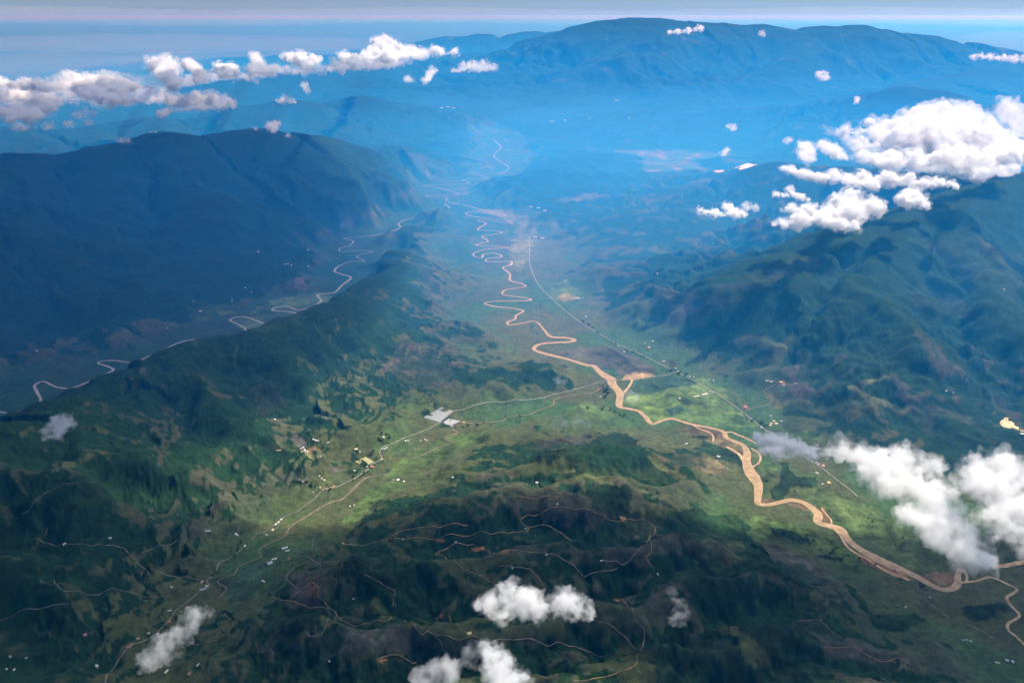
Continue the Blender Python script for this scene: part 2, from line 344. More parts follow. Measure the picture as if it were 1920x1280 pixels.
# ------------------------------------------------------------------ tracks and lanes (photo pixels), width in metres, surface
TRACKS = [
 ('paved_road', 'pale paved road running dead straight down the valley plain beside the brown river', MAIN_ROAD, 8, 'pave'),
 ('valley_road', 'grey lane climbing the left side valley past roadside houses', [(606,917),(590,935),(578,944),(554,961),(540,966),(524,976),(501,994),(480,1003),(472,1012),(459,1023),(443,1038),(413,1055),(407,1068),(404,1076),(388,1088),(391,1099),(363,1119),(333,1142),(316,1164),(292,1188),(268,1203),(235,1220),(208,1260),(195,1300)], 8, 'grey'),
 ('farm_road', 'thin pale lane from the two grey greenhouses to the river bridge', [(826,792),(836,778),(848,771),(882,763),(919,754),(959,751),(1010,747),(1043,739),(1093,726),(1118,718),(1134,714.5)], 7, 'pave'),
 ('farm_road', 'pale lane from the river bridge across to the straight paved road', [(1167,713),(1190,711),(1211,709),(1235,706),(1258,701),(1266,697)], 7, 'pave'),
 ('farm_road', 'pale lane from the greenhouses down to the red roofed house', [(826,792),(812,800),(798,806),(773,816),(752,824),(733,833),(712,846),(717,861),(700,869),(690,880),(672,893),(650,905),(625,915),(606,917)], 7, 'pave'),
 ('dirt_road', 'dirt track along the hill left of the bare orange cutting', [(643,1020),(677,1023),(707,1016),(731,1010),(758,994),(791,989),(828,988),(858,982),(878,986)], 6, 'dirt'),
 ('dirt_road', 'long dirt track winding along the mid slope from the left houses to the dark copse', [(731,1010),(758,1011),(788,1008),(818,1013),(838,1003),(875,1006),(926,1001),(962,998),(986,998),(996,989),(1033,988),(1060,1006),(1080,1015)], 6, 'dirt'),
 ('dirt_road', 'dirt track looping over the upper hill above the dark copse', [(996,989),(976,978),(989,966),(1020,959),(1053,951),(1073,954),(1107,956),(1134,968),(1164,978),(1191,976),(1228,989),(1218,1008),(1221,1035),(1208,1043),(1224,1065)], 6, 'dirt'),
 ('dirt_road', 'short pale track ending at the orange cutting', [(855,1018),(870,1021),(889,1021)], 7, 'pale'),
 ('dirt_road', 'dirt track dropping in a hairpin below the orange cutting', [(855,1018),(836,1030),(816,1041),(834,1044),(852,1050),(868,1065),(882,1072),(926,1092)], 6, 'dirt'),
 ('dirt_road', 'orange cut track along the slope right of the orange cutting', [(885,1030),(900,1028),(908,1031),(918,1036),(929,1038),(951,1033),(993,1035),(1023,1036)], 7, 'dirt'),
 ('dirt_road', 'dirt track from the slope down to the pale level terrace', [(1023,1040),(1050,1045),(1080,1065),(1087,1073),(1120,1073),(1157,1068)], 6, 'pale'),
 ('dirt_road', 'tan track climbing from the small white house to the hill loop', [(1127,1052),(1157,1053),(1169,1060),(1198,1031),(1216,1011),(1219,995)], 6, 'pale'),
 ('dirt_road', 'thin track running into the white cloud at the bottom', [(936,1062),(970,1064),(993,1068),(1013,1088),(1023,1109),(1030,1120)], 5, 'pale'),
 ('dirt_road', 'long pale ridge track curving across the near hills', [(512,1120),(554,1129),(578,1139),(621,1142),(631,1152),(640,1163),(684,1169),(724,1166),(758,1164),(781,1181),(801,1183),(815,1191),(842,1193),(862,1201),(882,1193),(909,1206),(930,1222)], 5, 'pale'),
 ('dirt_road', 'track branching down from the near ridge track', [(815,1191),(826,1203),(829,1215),(822,1230),(816,1245),(826,1262)], 5, 'dirt'),
 ('dirt_road', 'zigzag track on the bare brown patch of the left hill', [(551,1119),(566,1105),(584,1092),(594,1098),(598,1106),(596,1116),(604,1124),(628,1146)], 6, 'dirt'),
 ('dirt_road', 'track looping above the bare brown patch', [(551,1065),(541,1074),(537,1085),(548,1095),(558,1105)], 5, 'pale'),
 ('dirt_road', 'track falling left from the near ridge junction', [(631,1154),(610,1178),(588,1194),(579,1191),(576,1184)], 5, 'pale'),
 ('dirt_road', 'track crossing the dark slope between the two lowest clouds', [(905,1212),(952,1199),(986,1198),(1033,1211),(1060,1209),(1093,1218),(1130,1233)], 5, 'pale'),
 ('dirt_road', 'long brown track curving down the near hill right of the lowest clouds', [(1157,1125),(1177,1135),(1188,1156),(1204,1176),(1208,1196),(1194,1230),(1191,1248),(1144,1267),(1077,1277)], 6, 'dirt'),
 ('dirt_road', 'track from the white cloud over to the long brown track', [(1110,1161),(1147,1174),(1174,1196),(1191,1216)], 5, 'dirt'),
 ('dirt_road', 'short dirt track above the yellow roofed house', [(842,1149),(858,1172),(875,1186),(882,1192)], 4, 'dirt'),
 ('dirt_road', 'track on the dark ridge between the bare patch and the cloud', [(685,1078),(706,1088),(727,1102),(741,1110),(738,1122),(737,1136)], 4, 'pale'),
 ('dirt_road', 'short orange track at the bottom of the near hill', [(706,1237),(724,1231),(744,1228),(781,1243)], 6, 'dirt'),
 ('dirt_road', 'brown track curling behind the grey wisp of cloud', [(420,1150),(425,1156),(437,1169),(430,1184),(413,1194),(386,1204),(365,1209),(353,1206)], 4, 'dirt'),
 ('dirt_road', 'faint track down the dark left slope to the valley lane', [(198,1023),(232,1028),(249,1045),(282,1063),(319,1080),(366,1086),(386,1090)], 6, 'grey'),
 ('dirt_road', 'faint track along the dark left slope by the two white houses', [(57,1014),(101,1023),(151,1020),(190,1022)], 5, 'grey'),
 ('dirt_road', 'faint track along the lower left slope above the valley lane', [(101,1088),(114,1105),(151,1110),(195,1110),(252,1112),(289,1119),(319,1118)], 5, 'grey'),
 ('dirt_road', 'faint track branching on the upper left slope', [(265,1038),(290,1027),(316,1023),(333,1012)], 5, 'grey'),
 ('dirt_road', 'faint high track across the darkest left slope', [(30,972),(50,962),(62,944),(85,925),(112,911),(150,906),(180,909)], 5, 'grey'),
 ('dirt_road', 'curving track on the dark left slope beside the white house', [(100,975),(88,992),(88,1003)], 5, 'grey'),
 ('dirt_road', 'faint track low on the left slope beneath the hazy wood', [(0,1165),(50,1143),(90,1138),(130,1133)], 5, 'grey'),
 ('dirt_road', 'brown track on the lower right woodland spur', [(1498,1164),(1529,1162),(1559,1183),(1579,1196)], 5, 'dirt'),
 ('dirt_road', 'brown track winding along the lower right hillside', [(1545,1213),(1570,1215),(1596,1212),(1615,1220),(1629,1230),(1656,1241),(1683,1233),(1707,1246)], 5, 'dirt'),
 ('dirt_road', 'pale straight lane crossing the lower right plain', [(1703,1103),(1722,1117),(1740,1129),(1760,1144),(1780,1159)], 5, 'grey'),
 ('dirt_road', 'white lane near the white sheds in the lower right corner', [(1814,1171),(1838,1181),(1848,1188),(1861,1196)], 7, 'pale'),
 ('dirt_road', 'white S shaped track climbing the bare hill above the plain', [(1400,768),(1412,766),(1430,761),(1444,756),(1448,749),(1442,742),(1433,738),(1432,733),(1440,728),(1452,722),(1460,718)], 6, 'pale'),
 ('dirt_road', 'thin track on the hilltop north of the round wood', [(964,930),(985,932),(1013,934),(1035,930),(1057,934)], 4, 'dirt'),
 ('dirt_road', 'thin track falling from the white hilltop house', [(1006,906),(1022,912),(1038,918),(1050,926),(1057,934)], 4, 'dirt'),
 ('dirt_road', 'short forked track on the hill behind the stream valley', [(922,877),(940,881),(962,889)], 4, 'dirt'),
 ('dirt_road', 'pale track from the woodland edge to the grey stream bed', [(532,1043),(555,1041),(575,1044),(590,1053),(603,1064)], 5, 'grey'),
 ('dirt_road', 'pale track curving up beside the green fields of the stream valley', [(586,1028),(588,1010),(600,995),(618,988),(640,985)], 4, 'grey'),
 ('dirt_road', 'pale branch track joining the greenhouses stream crossing', [(1137,715),(1126,720),(1122,727),(1124,734)], 4, 'pale'),
]
# ------------------------------------------------------------------ land cover
FOREST = (.012, .034, .013); DENSE = (.010, .028, .011); PASTURE = (.056, .094, .028); OLIVE = (.062, .074, .030)
SCRUB = (.055, .054, .044); COFFEE = (.048, .062, .022); SOIL = (.30, .165, .068); TAN = (.22, .165, .085); WET = (.030, .060, .034)
PATCHES = [  # cover, photo polygon, edge wobble in metres
 ((.085,.140,.036), [(1180,742),(1300,709),(1338,738),(1390,772),(1425,800),(1330,798),(1280,786),(1222,792),(1196,766),(1166,758)], 8),
 ((.060,.110,.034), [(1262,772),(1280,757),(1300,772),(1390,778),(1425,801),(1330,798),(1280,786)], 5),
 (WET, [(1170,716),(1252,706),(1302,710),(1310,719),(1224,738),(1185,738)], 5),
 (WET, [(1245,768),(1280,757),(1281,770),(1260,778)], 5),
 (TAN, [(1166,713),(1170,702),(1218,697),(1230,706),(1196,711)], 5),
 (SCRUB, [(1043,660),(1090,652),(1165,656),(1230,690),(1232,698),(1170,704),(1130,690),(1080,672)], 15),
 (PASTURE, [(1294,711),(1318,706),(1340,722),(1390,742),(1392,762),(1338,734)], 8),
 (PASTURE, [(1430,806),(1470,800),(1560,822),(1500,838),(1452,816)], 12),
 (OLIVE, [(1244,680),(1266,672),(1272,690),(1258,692)], 8),
 (PASTURE, [(1010,535),(1060,524),(1095,550),(1088,562),(1040,566)], 20),
 ((.14,.13,.06), [(1040,560),(1060,548),(1088,560),(1060,566)], 10),
 ((.105,.120,.050), [(905,395),(1000,384),(1010,425),(985,500),(950,520),(960,455),(975,418)], 40),
 ((.10,.10,.05), [(900,392),(960,388),(965,412),(905,400)], 20),
 (TAN, [(1040,372),(1120,362),(1150,370),(1100,376)], 60),
 (WET, [(975,525),(996,520),(1004,534),(985,536)], 10),
 (WET, [(1110,688),(1150,690),(1166,706),(1150,708)], 8),
 (PASTURE, [(905,735),(945,732),(948,748),(910,755),(898,748)], 10),
 (PASTURE, [(1060,770),(1110,755),(1150,765),(1180,790),(1130,785),(1080,790)], 15),
 (PASTURE, [(760,740),(800,745),(800,765),(770,772),(740,765)], 15),
 (PASTURE, [(700,828),(735,800),(752,815),(745,835),(705,850)], 10),
 (PASTURE, [(770,850),(850,815),(905,806),(930,818),(860,845),(790,880),(720,900),(722,885)], 18),
 (OLIVE, [(480,838),(540,830),(600,838),(605,848),(560,845),(500,848)], 12),
 (SCRUB, [(545,825),(550,810),(572,828),(580,838),(560,838)], 8),
 (TAN, [(560,848),(592,838),(602,845),(580,850)], 5),
 ((.16,.175,.085), [(569,850),(583,848),(598,857),(587,862)], 2),
 (SCRUB, [(470,730),(490,715),(520,722),(548,760),(520,765),(480,780)], 20),
 (SCRUB, [(614,872),(640,876),(640,884),(616,888)], 10),
 (SCRUB, [(518,885),(570,884),(580,900),(525,905)], 20),
 (PASTURE, [(640,975),(690,920),(740,900),(765,905),(720,930),(680,965),(655,995)], 20),
 (WET, [(400,1085),(440,1075),(480,1050),(515,1050),(500,1090),(470,1120),(430,1130)], 20),
 (OLIVE, [(1345,878),(1392,870),(1400,884),(1390,905),(1370,895)], 12),
 ((.105,.092,.048), [(1205,852),(1290,850),(1340,862),(1370,885),(1300,878),(1240,872)], 20),
 ((.11,.095,.05), [(1270,805),(1320,800),(1365,820),(1395,840),(1398,855),(1370,848)], 10),
 (DENSE, [(1330,818),(1290,816),(1370,845),(1392,860),(1398,885),(1380,870),(1300,842)], 12),
 (OLIVE, [(1208,853),(1222,855),(1290,895),(1280,900)], 8),
 (OLIVE, [(1175,880),(1230,868),(1260,905),(1225,905)], 15),
 (PASTURE, [(1030,880),(1060,875),(1085,880),(1055,893)], 8),
 (DENSE, [(900,975),(930,962),(960,975),(965,995),(920,998),(890,990)], 10),
 (DENSE, [(1100,915),(1140,905),(1185,920),(1180,955),(1150,965),(1110,950)], 12),
 (OLIVE, [(1160,975),(1190,935),(1270,960),(1265,985),(1230,985),(1222,1010),(1160,1005)], 15),
 (DENSE, [(930,860),(1000,845),(1080,838),(1120,815),(1160,810),(1200,825),(1210,860),(1150,880),(1080,865),(1000,870)], 25),
 (SCRUB, [(980,840),(1060,820),(1110,815),(1100,835),(1000,850)], 20),
 (OLIVE, [(1045,890),(1100,870),(1160,885),(1150,905),(1060,905)], 20),
 (DENSE, [(1250,965),(1290,950),(1380,965),(1410,985),(1400,1015),(1330,1010),(1270,1005)], 18),
 (PASTURE, [(1410,985),(1420,965),(1500,985),(1560,1010),(1640,1050),(1660,1080),(1600,1075),(1520,1030),(1440,1015)], 20),
 (DENSE, [(1390,1010),(1410,1005),(1450,1050),(1520,1100),(1590,1125),(1560,1125),(1480,1095),(1430,1075),(1395,1060)], 14),
 (OLIVE, [(1280,1015),(1340,1000),(1390,1020),(1400,1060),(1340,1070),(1290,1050)], 20),
 (PASTURE, [(1338,972),(1370,968),(1392,985),(1390,1000),(1360,985)], 10),
 (SCRUB, [(1430,1015),(1480,1030),(1540,1070),(1580,1110),(1500,1085),(1450,1045)], 20),
 (DENSE, [(1270,1050),(1340,1080),(1420,1095),(1480,1120),(1480,1150),(1520,1180),(1600,1290),(1500,1290),(1420,1210),(1340,1130),(1250,1100)], 25),
 (DENSE, [(1240,1210),(1330,1180),(1440,1290),(1240,1290)], 25),
 (OLIVE, [(1425,1090),(1480,1100),(1560,1130),(1620,1180),(1600,1185),(1520,1150),(1470,1110)], 15),
 (DENSE, [(1515,1145),(1560,1150),(1600,1185),(1570,1190)], 10),
 (DENSE, [(1620,1150),(1720,1150),(1740,1165),(1690,1185),(1640,1180)], 10),
 (DENSE, [(1800,1140),(1880,1130),(1890,1150),(1820,1165)], 10),
 (DENSE, [(1530,1040),(1580,1045),(1575,1052),(1545,1050)], 5),
 (DENSE, [(1440,985),(1480,995),(1520,1014),(1500,1018),(1450,1000)], 8),
 (DENSE, [(1462,864),(1476,868),(1480,885),(1500,895),(1530,893),(1540,910),(1520,918),(1488,912),(1478,925),(1466,938),(1450,937),(1446,920),(1458,905),(1470,892)], 12),
 ((.055,.085,.028), [(1428,870),(1460,880),(1450,905),(1445,935),(1424,930),(1426,890)], 8),
 ((.055,.085,.028), [(1480,920),(1540,915),(1640,950),(1760,1030),(1790,1080),(1700,1060),(1600,1000),(1540,950)], 14),
 ((.10,.072,.045), [(1424,934),(1440,934),(1458,942),(1440,947),(1424,946)], 3),
 ((.13,.088,.05), [(1470,942),(1500,944),(1524,962),(1510,957),(1482,948)], 4),
 ((.12,.080,.045), [(1536,952),(1545,950),(1558,975),(1556,984),(1536,980)], 5),
 ((.15,.085,.042), [(1600,1032),(1650,1056),(1690,1075),(1712,1086),(1670,1078),(1620,1056)], 6),
 ((.11,.075,.045), [(1725,1080),(1760,1072),(1795,1075),(1793,1095),(1750,1096)], 6),
 ((.10,.075,.045), [(1290,800),(1330,804),(1355,812),(1350,830),(1335,812)], 4),
 ((.075,.092,.036), [(1400,848),(1428,840),(1424,858),(1404,868)], 3),
 (SCRUB, [(1480,1165),(1530,1160),(1590,1200),(1660,1230),(1710,1250),(1620,1250),(1550,1220)], 25),
 (SCRUB, [(1280,1180),(1360,1200),(1430,1290),(1330,1290)], 20),
 (SCRUB, [(540,1100),(555,1075),(600,1080),(620,1140),(570,1140),(545,1115)], 18),
 ((.11,.07,.035), [(580,1090),(600,1096),(604,1115),(570,1115)], 10),
 (SCRUB, [(640,1175),(760,1170),(830,1200),(820,1240),(700,1230),(590,1250),(560,1220)], 25),
 (DENSE, [(640,1060),(700,1045),(770,1060),(830,1075),(820,1110),(770,1145),(690,1130),(660,1090)], 20),
 (DENSE, [(510,1130),(560,1140),(620,1155),(600,1180),(540,1190),(500,1170)], 20),
 (SOIL, [(884,1028),(908,1026),(904,1031),(890,1034)], 3), (SOIL, [(816,1011),(830,1010),(832,1014),(820,1016)], 3),
 (SOIL, [(920,1034),(951,1030),(953,1036),(940,1039)], 3), (SOIL, [(1162,971),(1176,973),(1170,977)], 3),
 (SOIL, [(817,1155),(832,1150),(830,1160),(818,1161)], 3), (SOIL, [(708,1234),(732,1232),(724,1238),(710,1240)], 3),
 (SOIL, [(1150,1123),(1162,1122),(1160,1128)], 3), (SOIL, [(538,1048),(545,1045),(544,1052)], 3),
 ((.18,.12,.06), [(1455,714),(1470,714),(1472,722),(1458,722)], 4),
 ((.14,.075,.05), [(1391,762),(1400,756),(1404,768),(1394,770)], 4),
 (OLIVE, [(1410,690),(1440,660),(1490,620),(1504,622),(1480,645),(1450,675),(1424,700)], 14),
 (SCRUB, [(1230,600),(1330,545),(1440,500),(1530,480),(1540,505),(1470,530),(1380,575),(1290,612)], 30),
 (SCRUB, [(1470,690),(1500,675),(1520,700),(1525,745),(1505,760),(1480,735)], 15),
 (OLIVE, [(1430,745),(1450,720),(1475,740),(1478,765),(1450,765)], 14),
 (SCRUB, [(1540,735),(1570,690),(1576,692),(1560,730)], 10),
 (SCRUB, [(1500,690),(1515,650),(1522,655),(1512,692)], 10),
 (OLIVE, [(1520,765),(1580,740),(1660,752),(1665,770),(1640,790),(1560,790)], 20),
 (OLIVE, [(1590,725),(1640,710),(1680,702),(1640,716),(1595,732)], 8),
 (SCRUB, [(1700,545),(1730,535),(1750,560),(1770,600),(1740,600),(1715,570)], 25),
 (SCRUB, [(1760,550),(1800,560),(1830,600),(1800,600)], 20),
 (SCRUB, [(1700,762),(1760,760),(1820,780),(1855,815),(1800,790),(1750,780),(1755,820)], 10),
 (SCRUB, [(1850,730),(1880,770),(1920,800),(1920,780),(1880,745)], 10),
 ((.05,.066,.034), [(1700,450),(1760,470),(1830,530),(1920,590),(1920,480),(1800,440)], 40),
 (SCRUB, [(1630,445),(1660,460),(1672,485),(1650,470)], 15),
 (SCRUB, [(780,485),(810,500),(830,540),(810,580),(790,545)], 40),
 (SCRUB, [(700,680),(760,640),(800,640),(850,690),(840,730),(760,720)], 50),
 ((.062,.054,.044), [(520,524),(570,522),(580,542),(530,547)], 15),
 (PASTURE, [(330,575),(420,570),(440,585),(380,600)], 60),
 ((.05,.085,.035), [(440,600),(520,560),(600,545),(620,560),(560,610),(480,625)], 30),
]
def in_poly(x, y, P):
    ins = np.zeros(x.shape, bool); n = len(P)
    for i in range(n):
        x1, y1 = P[i][0], P[i][1]; x2, y2 = P[(i + 1) % n][0], P[(i + 1) % n][1]
        c = ((y1 > y) != (y2 > y))
        ins ^= c & (x < (x2 - x1) * (y - y1) / (y2 - y1 + 1e-9) + x1)
    return ins

Hm = H0
def lap(k):
    P = np.pad(Hm, k, mode='edge')
    m = (P[2*k:, k:-k] + P[:-2*k, k:-k] + P[k:-k, 2*k:] + P[k:-k, :-2*k]) / 4
    return ((m - Hm) / (k * spacing.reshape(SH))).ravel()
conc = lap(10) * 1.0 + lap(4) * 0.6                 # > 0 in hollows
dHr = (np.gradient(Hm, axis=0) / np.gradient(RR, axis=0)).ravel()
dHt = (np.gradient(Hm, axis=1) / np.maximum(np.gradient(RR * TH, axis=1), 1)).ravel()
slope = np.hypot(dHr, dHt)
n1 = fbm(gx, gy, 1500, 6, 401, spacing, .55); n2 = fbm(gx, gy, 520, 5, 411, spacing, .6); n3 = fbm(gx, gy, 2600, 4, 421, spacing)
nf = fbm(gx, gy, 130, 3, 431, spacing * .6, .7)
ksum = sum(comp[k] ** 3 for k in keys) + 40.0 ** 3
wk = {k: comp[k] ** 3 / ksum * vm for k in keys}
flat = 1 - sum(wk.values())
forest_bias = (wk['left'] * .75 + wk['second'] * .8 + wk['third'] * .6 + wk['distant'] * .6 + wk['big'] * .55 + wk['right_far'] * .5 + wk['right'] * (.22 + .5 * sstep(250, 900, H0.ravel())) + wk['centre'] * (.17 + .68 * sstep(110, 300, H0.ravel())) + wk['front'] * .02 - flat * .62)
east = np.clip(dHt, -1, 1)                           # rising to the right
fscore = forest_bias + 2.3 * np.clip(conc, -.16, .2) + .42 * n1 + .30 * n2 + .16 * nf + wk['centre'] * np.clip(east * 2.2, -.6, .5) + .1
fm = sstep(-.06, .10, fscore)
def C3(c): return np.array(c, np.float32)[None]
a1 = .65 * sstep(-.25, .25, n3 + .4 * n2)[:, None]; a2 = sstep(-.3, .3, n1 - .5 * n3)[:, None]
open_hill = C3(COFFEE) * (1 - a1) + C3(SCRUB) * .85 * a1
open_hill = open_hill * (1 - .35 * a2) + C3(OLIVE) * .35 * a2
open_flat = C3((.040, .084, .030)) * (1 - a2) + C3(OLIVE) * a2
open_flat = open_flat * (1 - .4 * a1) + C3((.030, .058, .028)) * .4 * a1
fl = flat[:, None]
opn = open_hill * (1 - fl) + open_flat * fl
dn = sstep(-.2, .35, n2 + .5 * n1 + wk['left'] * .5)[:, None]
fcol = C3(FOREST) * (1 - dn) + C3(DENSE) * dn
cov = opn * (1 - fm[:, None]) + fcol * fm[:, None]
# far valley: small bright clearings
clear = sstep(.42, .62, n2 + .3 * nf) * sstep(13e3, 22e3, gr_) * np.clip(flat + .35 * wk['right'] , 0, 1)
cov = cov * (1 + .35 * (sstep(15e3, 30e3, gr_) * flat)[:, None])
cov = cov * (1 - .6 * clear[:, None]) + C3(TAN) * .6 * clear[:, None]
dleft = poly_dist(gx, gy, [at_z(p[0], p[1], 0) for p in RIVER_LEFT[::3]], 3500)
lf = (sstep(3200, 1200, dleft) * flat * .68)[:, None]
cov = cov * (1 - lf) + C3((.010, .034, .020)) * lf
q1 = fbm(gx, gy, 160, 4, 441, spacing * .5, .6); q2 = fbm(gx, gy, 160, 4, 451, spacing * .5, .6)
for col, pl, wob in PATCHES:
    P = np.array([hit(*p)[:2] for p in pl])
    m_ = 60 + wob * 3
    idx = np.nonzero((gx > P[:, 0].min() - m_) & (gx < P[:, 0].max() + m_) & (gy > P[:, 1].min() - m_) & (gy < P[:, 1].max() + m_))[0]
    if not idx.size: continue
    big = wob * 2.6
    ins = in_poly(gx[idx] + q1[idx] * big, gy[idx] + q2[idx] * big, P)
    j = idx[ins]
    soft = .86 if wob > 9 else .95
    isd = (col is DENSE)
    tex = np.clip(1 + .45 * n2[j] + .30 * nf[j], .4, 1.7)
    c = C3(col) * tex[:, None]
    keep = (0.75 * fm[j] * (0 if isd or wob <= 9 else 1))[:, None] * (1 if wob > 9 else .5)
    cov[j] = cov[j] * (1 - soft) + (c * (1 - keep) + fcol[j] * keep) * soft
    fm[j] = 1.0 if isd else fm[j] * (.6 if wob > 9 else 0)
cov *= (1 + .22 * nf + .16 * n2)[:, None]
cov = np.clip(cov * 1.08, .006, .6)
# fields on the plain: hedged plots of slightly different green
# canopy relief, kept away from water and roads
clearm = np.ones(N, np.float32)
LINES3D = []
for nm, lb, pl, w, mt in TRACKS:
    P = np.array([hit(*p) for p in pl]); P = smooth(P, 25.0); P[:, 2] = height(P[:, 0], P[:, 1])
    LINES3D.append((nm, lb, P, w, mt))
    d = poly_dist(gx, gy, P[::3] if len(P) > 12 else P, 60)
    clearm = np.minimum(clearm, sstep(w * .5 + 4, w * .5 + 26, d))
for j in (0, 1, 2, 3): clearm = np.minimum(clearm, sstep(60, 130, VW[j]))
cl1 = noise2(gx / 34., gy / 34., 460) + .6 * noise2(gx / 19., gy / 19., 461)
canopy = (RNG.random(N).astype(np.float32) * 2.5 + 8 + 7 * cl1 + 5 * np.clip(nf, -1, 1)) * fm * np.clip(1.2 - spacing / 90, 0, 1)
hedge = sstep(.55, .6, RNG.random(N).astype(np.float32)) * 3.0 * (1 - fm) * np.clip(1.2 - spacing / 60, 0, 1)
H1 = (H0.ravel() + (canopy + hedge) * clearm).reshape(SH)

# ------------------------------------------------------------------ materials
def new_mat(name):
    m = bpy.data.materials.new(name); m.use_nodes = True
    return m, m.node_tree, m.node_tree.nodes['Principled BSDF']
def noisy_mat(name, c1, c2, scale, rough=.9, detail=6.0, spec=.2):
    m, t, b = new_mat(name)
    geo = t.nodes.new('ShaderNodeNewGeometry'); nz = t.nodes.new('ShaderNodeTexNoise'); rp = t.nodes.new('ShaderNodeValToRGB')
    nz.inputs['Scale'].default_value = scale; nz.inputs['Detail'].default_value = detail
    rp.color_ramp.elements[0].position = .35; rp.color_ramp.elements[1].position = .65
    rp.color_ramp.elements[0].color = (*c1, 1); rp.color_ramp.elements[1].color = (*c2, 1)
    t.links.new(geo.outputs['Position'], nz.inputs['Vector']); t.links.new(nz.outputs[0], rp.inputs[0]); t.links.new(rp.outputs[0], b.inputs['Base Color'])
    b.inputs['Roughness'].default_value = rough; b.inputs['Specular IOR Level'].default_value = spec
    return m
def land_mat():
    m, t, b = new_mat('land')
    at = t.nodes.new('ShaderNodeAttribute'); at.attribute_name = 'cover'
    geo = t.nodes.new('ShaderNodeNewGeometry'); nz = t.nodes.new('ShaderNodeTexNoise')
    nz.inputs['Scale'].default_value = 1 / 45.0; nz.inputs['Detail'].default_value = 5; nz.inputs['Roughness'].default_value = .7
    mr = t.nodes.new('ShaderNodeMapRange'); mr.inputs['From Min'].default_value = .3; mr.inputs['From Max'].default_value = .7
    mr.inputs['To Min'].default_value = .55; mr.inputs['To Max'].default_value = 1.45
    mx = t.nodes.new('ShaderNodeVectorMath'); mx.operation = 'SCALE'
    t.links.new(geo.outputs['Position'], nz.inputs['Vector']); t.links.new(nz.outputs[0], mr.inputs[0])
    t.links.new(at.outputs['Color'], mx.inputs[0]); t.links.new(mr.outputs[0], mx.inputs['Scale']); t.links.new(mx.outputs[0], b.inputs['Base Color'])
    b.inputs['Roughness'].default_value = 1.0; b.inputs['Specular IOR Level'].default_value = .05
    return m
LAND = land_mat()

# ------------------------------------------------------------------ terrain meshes
def mesh_from(name, V, Fq, mat, cover=None, smooth_=False):
    me = bpy.data.meshes.new(name)
    Fq = np.asarray(Fq, np.int32); k = Fq.shape[1]
    me.vertices.add(len(V)); me.vertices.foreach_set('co', np.asarray(V, np.float32).ravel())
    me.loops.add(Fq.size); me.loops.foreach_set('vertex_index', Fq.ravel())
    me.polygons.add(len(Fq)); me.polygons.foreach_set('loop_start', np.arange(0, Fq.size, k, dtype=np.int32))
    if smooth_: me.polygons.foreach_set('use_smooth', np.ones(len(Fq), bool))
    me.update(calc_edges=True)
    if cover is not None:
        ca = me.color_attributes.new('cover', 'FLOAT_COLOR', 'POINT')
        ca.data.foreach_set('color', np.concatenate([cover, np.ones((len(cover), 1), np.float32)], 1).astype(np.float32).ravel())
    me.materials.append(mat)
    o = bpy.data.objects.new(name, me); COL.objects.link(o)
    return o
reg = np.argmax(np.stack([np.full(N, 45.0, np.float32)] + [comp[k] * vm for k in keys]), 0).reshape(SH)
idx = np.arange(N, dtype=np.int32).reshape(SH)
quads = np.stack([idx[:-1, :-1], idx[:-1, 1:], idx[1:, 1:], idx[1:, :-1]], -1).reshape(-1, 4)[:, ::-1]
qreg = reg[:-1, :-1].ravel()
VALL = np.stack([gx, gy, H1.ravel()], 1).astype(np.float32)
REGION = [('valley_floor', 'flat green valley floor with pasture plots and scattered woods'),
 ('mountain', 'dark blue forested mountain filling the left side of the view'),
 ('mountain', 'second blue mountain ridge behind the dark left mountain, with a small pointed top'),
 ('mountain', 'pale hazy ridge under the long bank of clouds on the left horizon'),
 ('mountain', 'faint farthest ridge with a small peak on the horizon'),
 ('mountain', 'broad flat topped blue mountain on the right horizon'),
 ('mountain', 'blue hump ridge behind the large white cloud on the right'),
 ('mountain', 'forested spurred mountain on the right above the green plain'),
 ('hill', 'long wooded ridge between the two meandering rivers'),
 ('hill', 'near rolling hills with dirt tracks below the stream valley')]
for k, (nm, lb) in enumerate(REGION):
    q = quads[qreg == k]
    if not len(q): continue
    used, inv = np.unique(q, return_inverse=True)
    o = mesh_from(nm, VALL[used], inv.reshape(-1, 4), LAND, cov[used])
    tag(o, lb, 'valley' if k == 0 else nm, kind='structure')

# ------------------------------------------------------------------ ribbons: rivers and roads
def ribbon(name, P, W, mat, lift, cross=3, grid=None):
    P = np.asarray(P, float); W = np.broadcast_to(np.asarray(W, float), (len(P),))
    T = np.gradient(P[:, :2], axis=0); T /= np.linalg.norm(T, axis=1)[:, None] + 1e-9
    Nn = np.stack([-T[:, 1], T[:, 0]], 1)
    cols = np.linspace(-.5, .5, cross)
    XY = P[:, None, :2] + Nn[:, None, :] * (cols[None, :, None] * W[:, None, None])
    Z = height(XY[..., 0], XY[..., 1], H1 if grid is None else grid) + lift
    Z = np.maximum(Z, Z.mean(1, keepdims=True) - .5)
    V = np.concatenate([XY, Z[..., None]], -1).reshape(-1, 3)
    n, c = len(P), cross
    I = np.arange(n * c).reshape(n, c)
    Q = np.stack([I[:-1, :-1], I[1:, :-1], I[1:, 1:], I[:-1, 1:]], -1).reshape(-1, 4)
    nz = np.cross(V[Q[:, 1]] - V[Q[:, 0]], V[Q[:, 2]] - V[Q[:, 0]])[:, 2]
    Q[nz < 0] = Q[nz < 0][:, ::-1]
    return mesh_from(name, V, Q, mat)
def river_mat(name, c1, c2, rough):
    return noisy_mat(name, c1, c2, 1 / 60.0, rough, 5, .35)
MUD = river_mat('muddy water', (.25, .17, .075), (.40, .29, .155), .45)
SAND = noisy_mat('wet sand', (.28, .19, .10), (.50, .39, .24), 1 / 35.0, .95)
